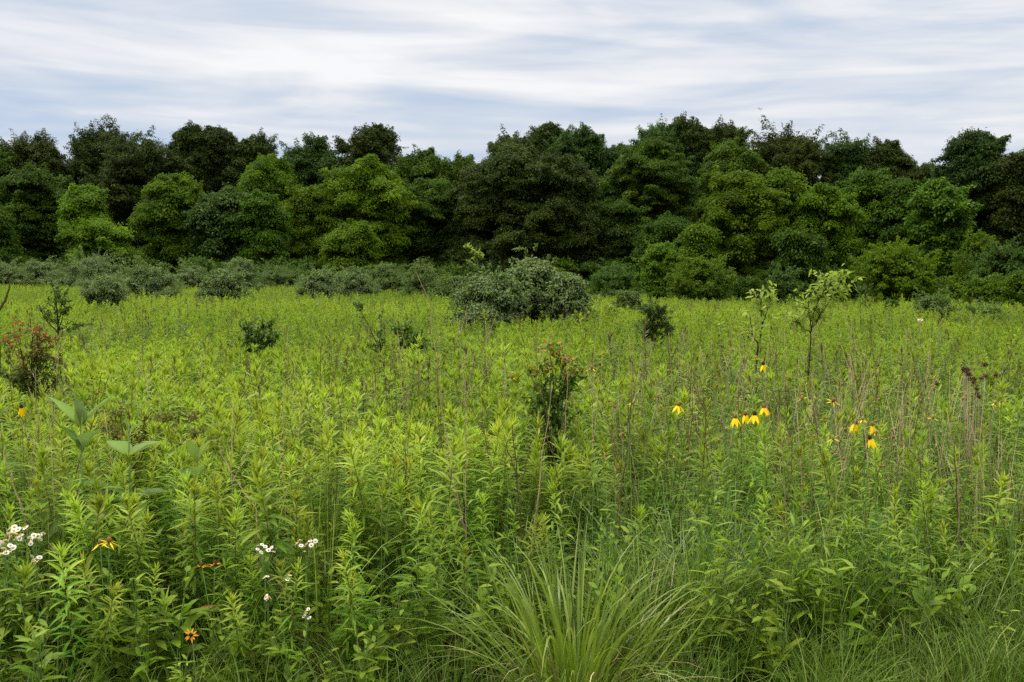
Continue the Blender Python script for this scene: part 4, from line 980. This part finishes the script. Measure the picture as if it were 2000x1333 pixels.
leafy_plant(Lp, 'bushy long leaved weed behind the broad clump at right', 1660, 1000, 4.4, herb_mb, 'herb', 'stem_green', 'weed', 832, n_br=10, leafL=.16, w=.13, lod=0)
leafy_plant(Lp, 'long leaved weed at the left of the broad clump', 1500, 1050, 4.35, herb_mb, 'herb', 'stem_green', 'weed', 833, n_br=9, leafL=.15, w=.14, lod=0)
leafy_plant(Lp, 'deep green weed low at the bottom right of the large grass tuft', 1480, 1190, 4.25, herb_mb, 'herb', 'stem_green', 'weed', 834, n_br=8, leafL=.13, w=.22, lod=0)
leafy_plant(Lp, 'pale stemmed divided leaf weed at the bottom left below the yellow flower', 200, 1140, 4.05, herb_mb, 'fern', 'stem_green', 'weed', 835, n_br=5, leafL=.12, w=.2, lod=0)
leafy_plant(Lp, 'bushy fresh green weed behind the yellow flower at bottom left', 262, 1090, 4.25, herb_mb, 'fern', 'stem_green', 'weed', 836, n_br=8, leafL=.075, w=.22, lod=0)
leafy_plant(Lp, 'low dark leaved weed between the feathery plants and the large tuft', 860, 1180, 4.35, herb_mb, 'herb', 'stem_green', 'weed', 837, n_br=8, leafL=.10, w=.3, lod=0)

# ---- cup plants with big paired leaves
def cup_plant(label, px, base_top, D, pairs, r0, seed):
    r = np.random.default_rng(seed); P = pt(px, base_top, D); H = P[2]; t = thing('big_leaved_plant', (P[0], D, 0), label, 'wildflower plant')
    sb = MB(); tube(sb, [(0, 0, -.03), (.004, 0, H * .5), (0, .003, H)], r0, r0 * .6, 8); sb.build('stem', M['stem_green'], t)
    for (py, L, w, el, az, tone, dr) in pairs:
        z = pt(px, py, D)[2]; a = math.radians(az); e = math.radians(el); mb = MB()
        d = np.array([math.cos(a) * math.cos(e), math.sin(a) * math.cos(e), math.sin(e)]); n = np.array([-math.cos(a) * math.sin(e), -math.sin(a) * math.sin(e), math.cos(e)])
        leaves(mb, np.array([[0, 0, z]]), d[None], n[None], L * 1.2, w * 1.25, tone + .12, dr, 0, fold=.22, broad=True); mb.build('leaf', M['broad'], t)
cup_plant('big leaved plant with two tiers of upswept leaves at the left', 157, 835, 4.75,
          [(835, .20, .055, 48, 25, .45, .12), (835, .21, .055, 42, 160, .5, .12), (832, .12, .06, 80, 250, .95, .0), (835, .10, .05, 84, 60, .95, .0), (880, .17, .085, 50, 335, .3, .25), (880, .15, .085, 58, 205, .15, .15), (945, .16, .07, -12, 150, .2, .3), (945, .15, .07, -5, 20, .3, .3), (1000, .16, .08, -10, 240, .2, .3)], .006, 851)
cup_plant('big leaved plant with a bare pale stem right of the two tiered one', 250, 830, 4.75,
          [(845, .07, .035, 35, 20, .3, .1), (838, .05, .02, 75, 150, .6, 0), (893, .15, .085, 28, 150, .5, .12), (893, .15, .085, 26, 35, .5, .12), (985, .24, .10, 26, 165, .1, .35), (985, .18, .09, 30, 20, .1, .3), (985, .2, .12, -15, 215, .2, .25), (985, .17, .1, 5, 300, .25, .3)], .008, 852)
cup_plant('smaller big leaved plant standing among goldenrods right of the bare stemmed one', 384, 868, 5.0,
          [(905, .12, .06, 60, 35, .6, .1), (905, .12, .06, 62, 155, .5, .1), (930, .12, .06, 40, 290, .2, .2), (935, .11, .06, 30, 190, .15, .2)], .005, 853)

# ---- yellow coneflowers
def lathe(mb, prof, sides, tone=.5, mat=0, c=(0, 0, 0)):
    an = np.linspace(0, 2 * math.pi, sides, endpoint=False)
    V = np.array([[c[0] + r * math.cos(a), c[1] + r * math.sin(a), c[2] + z] for r, z in prof for a in an]); K = len(prof)
    q = [[k * sides + j, k * sides + (j + 1) % sides, (k + 1) * sides + (j + 1) % sides, (k + 1) * sides + j] for k in range(K - 1) for j in range(sides)]
    mb.add(V, tone, quads=q, mat=mat)

def cone_mesh(mat, s=1.0):
    mb = MB(); lathe(mb, [(.0005, -.004), (.006, -.003), (.0085, .002), (.0088, .008), (.0072, .014), (.004, .018), (.0005, .019)], 10)
    me = mb.mesh('cone', M[mat]); me.transform(__import__('mathutils').Matrix.Scale(s, 4)); return me

def coneflower(label, px, py, D, petals=7, droop=70, size=1.0, cone='cone_dark', pet='petal_yellow', plen=.036, pw=.0135, seed=0, group=None, name='yellow_coneflower', leafmat='herb', cat='flower', tilt=0.0):
    r = np.random.default_rng(seed + 1500); P = pt(px, py, D); g = float(ground(P[0], D)); H = P[2] - g
    bx = r.uniform(-.08, .08); t = thing(name, (P[0] + bx, D, g), label, cat, group)
    lm = MB(); sm = MB(); s = np.linspace(0, 1, 7)
    A = np.stack([-bx * s ** 1.6, .03 * np.sin(s * 3 + seed), H * s], 1); A[:, 1] -= A[-1, 1] * s
    tube(sm, A, .0032, .0016, 5); sm.build('stem', M['stem_green'], t)
    k = 16; tt = np.clip(r.uniform(.05, .72, k), 0, 1); a = r.uniform(0, 6.28, k); e = np.radians(r.uniform(0, 50, k))
    o = np.stack([np.interp(tt, s, A[:, j]) for j in range(3)], 1)
    leaves(lm, o, np.stack([np.cos(a) * np.cos(e), np.sin(a) * np.cos(e), np.sin(e)], 1), np.array([0, 0, 1.0]) + r.normal(0, .2, (k, 3)), r.uniform(.05, .12, k), r.uniform(.010, .018, k), np.clip(r.normal(.45, .12, k), 0, 1), .3, 1)
    lm.build('leaves', M[leafmat], t)
    co = bpy.data.objects.new('cone', cone_mesh(cone, size)); COL.objects.link(co); co.parent = t; co.location = (0 + (-bx - A[-1, 0]) * 0 + A[-1, 0], A[-1, 1], H - .002)
    co.rotation_euler = (r.normal(0, .12) + tilt, r.normal(0, .15), 0)
    base = None; ph = r.uniform(0, 6.28)
    for i in range(petals):
        a = ph + i * 6.283 / petals + r.normal(0, .12); dr = math.radians(droop + r.normal(0, 10))
        d = np.array([math.cos(a) * math.cos(dr), math.sin(a) * math.cos(dr), -math.sin(dr)]); n = np.array([math.cos(a) * math.sin(dr), math.sin(a) * math.sin(dr), math.cos(dr)])
        mb = MB(); o = np.array([[.0075 * size * math.cos(a), .0075 * size * math.sin(a), .0]])
        leaves(mb, o, d[None], n[None], plen * size * r.uniform(.85, 1.1), pw * size * r.uniform(.85, 1.15), np.clip(r.normal(.5, .25), 0, 1), .12, 0, fold=-.10, broad=True)
        mb.build('petal', M[pet], co)
    return t
CF = [
 (1436, 816, 4.9, 7, 60, 'cone_brown', 'yellow coneflower, left one of three close together at right'),
 (1456, 810, 4.95, 7, 74, 'cone_brown', 'yellow coneflower, middle one of three close together at right'),
 (1474, 810, 4.8, 8, 56, 'cone_dark', 'yellow coneflower with widest spread petals, right one of three close together'),
 (1492, 796, 4.9, 8, 58, 'cone_brown', 'yellow coneflower just above the three close together'),
 (1491, 712, 6.0, 7, 72, 'cone_dark', 'yellow coneflower standing highest, near the foot of the lone bare stemmed sapling'),
 (1325, 792, 5.1, 6, 42, 'cone_brown', 'lone yellow coneflower left of the group of four'),
 (1671, 827, 4.9, 6, 76, 'cone_brown', 'yellow coneflower with drooping petals, left one of the right hand group'),
 (1685, 820, 4.95, 5, 25, 'cone_green', 'half opened coneflower with greenish cone at the top of the right hand group'),
 (1704, 831, 4.95, 5, 68, 'cone_brown', 'yellow coneflower with few petals, right one of the right hand group'),
 (1700, 857, 4.7, 7, 72, 'cone_dark', 'yellow coneflower with black cone, lowest of the right hand group'),
 (1709, 846, 4.85, 4, 5, 'cone_green', 'coneflower with flat narrow petals beside the lowest one of the right hand group'),
 (1627, 784, 5.2, 5, 8, 'cone_brown', 'coneflower with a few level petals between the two groups at right'),
 (1567, 778, 5.4, 4, 5, 'cone_green', 'budding coneflower with short petals right of the group of four'),
 (42, 796, 5.2, 6, 80, 'cone_dark', 'lone yellow coneflower under the red tipped shrub at the left edge'),
 (1000, 738, 6.2, 4, 15, 'cone_brown', 'coneflower with thin petals left of the orange tipped shrub'),
 (1156, 720, 6.6, 4, 12, 'cone_brown', 'coneflower with thin petals right of the orange tipped shrub'),
 (1236, 788, 5.3, 4, 10, 'cone_green', 'pale budding coneflower left of the lone yellow one'),
 (1822, 816, 5.0, 4, 8, 'cone_green', 'pale budding coneflower right of the right hand group'),
 (1943, 788, 5.3, 4, 20, 'cone_green', 'budding coneflower by the brown dead seed heads'),
 (1477, 700, 6.2, 4, 15, 'cone_green', 'small budding coneflower just left of the highest one'),
 (1627, 857, 4.8, 4, 5, 'cone_green', 'greenish open coneflower left of the lowest one of the right hand group'),
 (213, 1058, 4.0, 7, 14, 'cone_brown', 'yellow coneflower with level petals in the bottom left'),
 (196, 1062, 4.05, 4, 20, 'cone_brown', 'half opened coneflower beside the level petalled one in the bottom left'),
]
for i, (px, py, D, n, dr, cone, lab) in enumerate(CF):
    small = cone == 'cone_green'
    coneflower(lab, px, py, D, n, dr, 1.12 if not small else .95, cone, seed=i, plen=.040 if dr > 40 else .034, pw=.0145 if dr > 40 else .006)
# orange flowers at the bottom left
for i, (px, py, D, n, lab) in enumerate([(420, 1102, 4.02, 12, 'orange yellow daisy seen edge on between two front goldenrods, the larger one'),
                                         (394, 1106, 4.02, 9, 'orange yellow daisy left of the larger one between two front goldenrods'),
                                         (373, 1240, 3.9, 9, 'orange yellow daisy low down at the bottom left')]):
    coneflower(lab, px, py, D, n, -12, .9, 'cone_dark', 'petal_orange', plen=.026, pw=.008, seed=40 + i, name='orange_daisy', tilt=-.3 if i < 2 else .9)

# ---- spent coneflower heads and dry stalks
def stalk_mesh(r, H, branches, knob, name, mat, thick=.0024):
    mb = MB(); s = np.linspace(0, 1, 8); ln = r.uniform(-.14, .14, 2); wob = r.normal(0, .008, (8, 2)).cumsum(0)
    A = np.stack([ln[0] * H * s ** 1.4 + wob[:, 0], ln[1] * H * s ** 1.4 + wob[:, 1], H * s - .03], 1)
    tube(mb, A, thick, thick * .45, 4); ends = [A[-1]]
    for b in range(branches):
        t = r.uniform(.5, .92); o = np.array([np.interp(t, s, A[:, j]) for j in range(3)]); a = r.uniform(0, 6.28); L = H * r.uniform(.12, .3)
        e = o + np.array([math.cos(a) * L * .45, math.sin(a) * L * .45, L * .85]); tube(mb, [o, (o + e) / 2 + np.array([0, 0, -.01]), e], thick * .55, thick * .3, 4); ends.append(e)
    if knob:
        for e in ends: lathe(mb, [(.0006, -.005), (.0062, -.003), (.0075, .003), (.005, .010), (.0006, .012)], 7, mat=1, c=e)
    return mb.mesh(name, [M[mat], M[knob or mat]])
rs = np.random.default_rng(909)
dry_meshes = [stalk_mesh(rs, 1.0, k, None, 'dry_stalk', m, th) for k, m, th in ((0, 'dry_stem', .0036), (2, 'stem_brown', .0032), (4, 'dry_stem', .0032), (3, 'stem_brown', .0036), (1, 'dry_stem', .003), (0, 'dry_stem', .003), (5, 'stem_brown', .003))]
spent_meshes = [stalk_mesh(rs, 1.0, k, kb, 'spent_coneflower', 'stem_green', .0024) for k, kb in ((2, 'cone_green'), (3, 'cone_brown'), (1, 'cone_green'), (4, 'cone_green'), (2, 'cone_brown'))]
seedy_meshes = [stalk_mesh(rs, 1.0, k, 'cone_dark', 'seed_stalk', 'stem_brown', .002) for k in (0, 1, 2)]
def put(name, me, x, y, h, rz, label, cat, group=None, tilt=(0, 0)):
    o = bpy.data.objects.new(name, me); COL.objects.link(o); o.location = (x, y, float(ground(x, y))); o.scale = (1.0, 1.0, h); o.rotation_euler = (tilt[0], tilt[1], rz)
    return tag(o, label, cat, group)
def many_stalks():
    r = np.random.default_rng(910)
    for k in range(285):
        u = r.choice([-.42, -.18, -.05, .06, .16, .25, .33, .42]) + r.normal(0, .07); y = r.uniform(4.7, 10) if k < 220 else r.uniform(8, 18)
        u = float(np.clip(u, -.52, .52)); x = u * y
        put('dry_stalk', dry_meshes[r.integers(7)], x, y, r.uniform(.92, 1.34), r.uniform(0, 6.28), 'thin bare brown dry stalk standing among the green meadow plants', 'dry stalk', 'dry stalks in the meadow', r.normal(0, .09, 2))
    for k in range(52):
        u = r.uniform(.08, .48) if k < 44 else r.uniform(-.48, .0); y = r.uniform(4.8, 8.0); x = u * y
        put('spent_coneflower', spent_meshes[r.integers(5)], x, y, r.uniform(.86, 1.12), r.uniform(0, 6.28), 'green stemmed coneflower with bare knobby heads and no petals', 'wildflower', 'petal less coneflowers in the meadow', r.normal(0, .06, 2))
    for k in range(26):
        u = r.uniform(-.3, .5); y = r.uniform(5.2, 10); x = u * y
        put('seed_stalk', seedy_meshes[r.integers(3)], x, y, r.uniform(.9, 1.15), r.uniform(0, 6.28), 'thin stalk with a small black seed head above the meadow plants', 'seed stalk', 'black headed seed stalks in the meadow', r.normal(0, .08, 2))
many_stalks()

def line_stalk(label, D, pix, r0=.004, mat='dry_stem', name='dry_stalk', branches=(), cat='dry stalk', leanD=.0):
    P0 = pt(pix[0][0], pix[0][1], D); t0 = np.array([P0[0], D, float(ground(P0[0], D))])
    mb = MB()
    def curve(px_):
        A = np.array([pt(a, b, D + leanD * i) - t0 for i, (a, b) in enumerate(px_)]); u = np.linspace(0, 1, len(A)); uu = np.linspace(0, 1, 12)
        rr = np.random.default_rng(abs(int(pix[0][0]))); return np.stack([np.interp(uu, u, A[:, j]) for j in range(3)], 1) + rr.normal(0, .003, (12, 3))
    C = curve(pix)
    if C[0][2] > .03: C = np.concatenate([[[C[0][0], C[0][1], 0]], C])
    tube(mb, C, r0, r0 * .4, 6)
    for b in branches: tube(mb, curve(b), r0 * .6, r0 * .25, 5)
    o = mb.build(name, M[mat]); o.location = t0; return tag(o, label, cat)
line_stalk('bent dark twig leaning across the bottom left from the tallest goldenrod', 4.15, [(645, 1345), (610, 1275), (575, 1210), (555, 1165), (538, 1125)], .006, 'stem_brown', branches=[[(598, 1260), (572, 1235), (560, 1215)]])
line_stalk('rusty brown stalk slanting left above the large grass tuft', 4.9, [(935, 1120), (905, 1030), (885, 940), (872, 850)], .006, 'dry_stem', branches=[[(905, 1030), (890, 960), (868, 880)]])
line_stalk('black stalk beside the rusty slanting one above the large grass tuft', 4.85, [(918, 1070), (905, 1000), (902, 925)], .005, 'bark_dark')
line_stalk('tall brown stalk in the centre right of the rusty slanting one', 5.0, [(1022, 1090), (1015, 990), (1008, 900), (1000, 830)], .006, 'stem_brown', branches=[[(1014, 960), (1030, 900), (1038, 860)], [(1010, 930), (992, 880), (985, 850)]])
line_stalk('dark forked stalk at right behind the loose pale goldenrod head', 5.2, [(1878, 1090), (1870, 1000), (1868, 930), (1862, 870)], .005, 'stem_brown', branches=[[(1870, 980), (1850, 930), (1842, 880)], [(1870, 990), (1890, 940), (1895, 900)]])
line_stalk('thick pale green stem near the right edge', 4.55, [(1980, 1170), (1973, 1100), (1974, 1040), (1984, 985), (1998, 950)], .007, 'stem_green', name='pale_stem', cat='weed', branches=[[(1974, 1075), (1955, 1010), (1948, 980)]])
line_stalk('pale straw leaning right across the middle of the meadow', 6.4, [(755, 855), (785, 790), (815, 735), (832, 700)], .004, 'dry_stem')
line_stalk('pale straw leaning right, short one right of the long leaning straw', 6.6, [(893, 800), (910, 775), (928, 752)], .004, 'dry_stem')
line_stalk('pale upright straw left of the orange tipped shrub', 6.8, [(988, 790), (985, 720), (984, 668)], .0045, 'dry_stem')
line_stalk('grey leaning twig across the bottom left behind the yellow flower', 4.4, [(148, 1148), (128, 1110), (108, 1080), (96, 1062)], .004, 'dry_stem')
line_stalk('bent pale twig fork at the left edge above the white flowers', 4.7, [(55, 1040), (35, 975), (12, 900), (0, 840)], .004, 'dry_stem', branches=[[(42, 1000), (30, 960), (22, 930)]])
line_stalk('crooked brown branch cut by the left edge beyond the red tipped shrub', 9.0, [(-4, 610), (8, 590), (18, 565), (20, 545)], .014, 'rusty', name='broken_branch', cat='branch')
line_stalk('long thin dark straw leaning in the meadow before the central clump', 13.0, [(843, 600), (825, 560), (812, 530)], .006, 'dry_stem')
line_stalk('long diagonal brown stem across the left middle of the meadow', 4.7, [(500, 995), (470, 950), (440, 905), (425, 870)], .0035, 'dry_stem')

# ---- dry grass clumps
def dry_clump(label, px, D, n, H, spread, seed):
    r = np.random.default_rng(seed); x = pt(px, 700, D)[0]; a = r.uniform(0, 6.28, n); q = np.sqrt(r.uniform(0, 1, n)) * spread
    mb = MB(); blades(mb, np.stack([q * np.cos(a), q * np.sin(a), 0 * a - .02], 1), a + r.normal(0, .8, n), 1.12 * H * r.uniform(.6, 1.1, n), .0055, r.uniform(0, .22, n), r.uniform(.1, .7, n), np.clip(r.normal(.5, .25, n), 0, 1), 6, r)
    o = mb.build('dry_grass_clump', M['straw']); o.location = (x, D, float(ground(x, D))); return tag(o, label, 'dry grass')
dry_clump('tan dry grass clump in the left middle of the meadow', 635, 6.6, 60, 1.02, .22, 921)
dry_clump('tan dry grass clump right of the orange tipped shrub', 1245, 7.2, 60, 1.0, .25, 922)
dry_clump('tan dry grass clump under the fuller lone sapling', 1580, 7.0, 70, 1.0, .28, 923)
dry_clump('tan dry grass clump near the right edge below the dead seed heads', 1955, 5.6, 60, .95, .2, 924)
dry_clump('tan dry grass clump left of the yellow coneflowers, thin and upright', 1370, 6.6, 40, 1.0, .3, 925)
dry_clump('short dry grass clump at the left under the two tiered big leaved plant', 95, 4.9, 26, .92, .12, 926)
dry_clump('tan dry grass clump at right behind the right hand coneflowers', 1720, 6.8, 70, 1.0, .4, 927)
dry_clump('thin dry grass clump at right left of the dead seed heads', 1850, 6.6, 60, 1.0, .3, 928)

# ---- dead seed heads
def dead_heads():
    D = 6.6; P = pt(1908, 760, D); t = thing('dead_flower_stalks', (P[0], D, 0), 'cluster of dark reddish brown dead flower heads at the right of the meadow', 'dead flowers')
    r = np.random.default_rng(930); sm = MB(); spots = []
    for k in range(18):
        p = pt(r.normal(1908, 22), r.normal(745, 24), D + r.uniform(-.12, .12)) - np.array([P[0], D, 0]); spots.append(p)
        tube(sm, [(0, 0, 0), p * np.array([.3, .3, .25]) + np.array([r.normal(0, .03), r.normal(0, .03), 0]), p * np.array([.8, .8, .6]), p], .0028, .0012, 4)
    sm.build('stem', M['dry_stem'], t)
    for p in spots:
        mb = MB(); k = 60; u = nrm(r.normal(0, 1, (k, 3)))
        leaves(mb, p + u * .004, u, r.normal(0, 1, (k, 3)), r.uniform(.012, .024, k), .004, .5, 0, 2); lathe(mb, [(.001, -.01), (.011, 0), (.001, .01)], 7, c=p)
        mb.build('flower_head', M['seed_brown'], t)
dead_heads()

# ---- white fleabane
def daisy_mesh():
    mb = MB(); k = 22; a = np.arange(k) * 6.283 / k
    d = np.stack([np.cos(a), np.sin(a), np.full(k, .12)], 1)
    leaves(mb, np.stack([.003 * np.cos(a), .003 * np.sin(a), 0 * a], 1), d, np.array([0, 0, 1.0]), .0078, .0026, .6, .1, 2, fold=0)
    lathe(mb, [(.0005, .0035), (.003, .003), (.0042, .001), (.003, -.003), (.0008, -.004)], 9, mat=1)
    return mb.mesh('flower_head', [M['petal_white'], M['disc_yellow']])
DAISY = daisy_mesh()
def fleabane(label, D, base_px, heads, seed, size=1.0):
    r = np.random.default_rng(seed); P = pt(base_px, heads[0][1], D); t = thing('white_fleabane', (P[0], D, 0), label, 'flower')
    org = np.array([P[0], D, 0]); sm = MB(); lm = MB()
    C = np.mean([pt(a, b, D) - org for a, b in heads], 0); hub = C - np.array([0, 0, .12]); tube(sm, [(0, 0, -.02), hub * np.array([.4, 1, .5]), hub], .003, .0018, 5)
    k = 20; tt = r.uniform(.1, .95, k)[:, None]; a = r.uniform(0, 6.28, k); e = np.radians(r.uniform(10, 60, k))
    leaves(lm, hub * tt, np.stack([np.cos(a) * np.cos(e), np.sin(a) * np.cos(e), np.sin(e)], 1), np.array([0, 0, 1.0]) + r.normal(0, .2, (k, 3)), r.uniform(.04, .08, k), .011, .45, .25, 1)
    lm.build('leaves', M['herb'], t)
    for (px, py) in heads:
        p = pt(px, py, D + r.uniform(-.05, .05)) - org
        b = hub + (p - hub) * .3; tube(sm, [hub, b + np.array([0, 0, .01]), p], .0013, .0008, 4)
        o = bpy.data.objects.new('flower_head', DAISY); COL.objects.link(o); o.parent = t; o.location = p; s = 1.0 * size * r.uniform(.85, 1.2); o.scale = (s, s, s)
        o.rotation_euler = (r.normal(.35, .4), r.normal(0, .4), r.uniform(0, 6))
    sm.build('stem', M['stem_green'], t)
fleabane('white fleabane with the densest flower cluster at the left edge', 4.2, 26, [(20, 1033), (28, 1030), (36, 1034), (44, 1032), (24, 1042), (32, 1044), (40, 1046), (30, 1052), (20, 1050), (38, 1052), (16, 1044), (50, 1031), (27, 1037)], 941, 1.35)
fleabane('white fleabane cluster cut by the left edge, below the densest one', 4.1, 8, [(4, 1062), (12, 1056), (20, 1066), (8, 1072), (26, 1070), (2, 1082), (12, 1080), (20, 1079), (0, 1060)], 942, 1.35)
fleabane('white fleabane cluster with flat spread heads just right of the densest one', 4.3, 70, [(58, 1050), (66, 1046), (72, 1044), (80, 1046), (70, 1052), (62, 1054), (78, 1053), (84, 1042), (60, 1062)], 943, 1.15)
fleabane('white fleabane with four heads below the flat spread cluster', 4.2, 68, [(63, 1087), (77, 1089), (66, 1095), (72, 1098), (70, 1092)], 944, 1.1)
fleabane('white fleabane cluster left of the tallest front goldenrod', 4.12, 514, [(503, 1073), (512, 1064), (518, 1068), (524, 1075), (510, 1079), (505, 1066), (530, 1070), (534, 1078)], 945, 1.05)
fleabane('white fleabane cluster right of the tallest front goldenrod', 4.12, 592, [(586, 1056), (606, 1057), (616, 1057), (588, 1066), (608, 1065), (595, 1078), (580, 1062), (598, 1064)], 946, 1.15)
fleabane('white fleabane heads low on the right of the tallest front goldenrod', 4.08, 560, [(566, 1124), (556, 1130), (562, 1132), (522, 1126), (517, 1128), (553, 1136)], 947, 1.05)
fleabane('single flat white fleabane head low left of the tallest front goldenrod', 4.05, 522, [(520, 1166), (526, 1167), (523, 1170)], 948, 1.2)
fleabane('sparse cream fleabane at the right foot of the tallest front goldenrod', 4.02, 600, [(598, 1194), (602, 1190), (594, 1204), (604, 1207), (597, 1198)], 949, .9)
fleabane('lone white flower head in front of the loose grey shrub at right', 12.5, 1797, [(1794, 626), (1800, 626), (1797, 624), (1797, 628)], 950, 2.2)

# ---- hanging dead leaves
for i, (px, py, D, rot, lab) in enumerate([(405, 1188, 4.2, (.6, .9, .3), 'curled orange brown dead leaf hanging low at the bottom left, the upper one'),
                                           (476, 1282, 4.1, (.4, 1.2, 1.0), 'orange brown dead leaf hanging under the bronze tipped goldenrod'),
                                           (1392, 1274, 4.2, (.2, .4, .2), 'small yellow orange dead leaf low at the bottom right')]):
    mb = MB(); leaves(mb, np.array([[-.045, 0, 0]]), np.array([[1.0, 0, .35]]), np.array([[0, -.7, .7]]), .10 if i < 2 else .05, .02, .4 + .25 * (i == 2), .5, 0, fold=.4)
    o = mb.build('dead_leaf', M['dead_leaf']); o.location = pt(px, py, D); o.rotation_euler = (0, -.5 if i < 2 else .1, 0); tag(o, lab, 'dead leaf')

print('LEAFCOUNT', LEAFCOUNT)
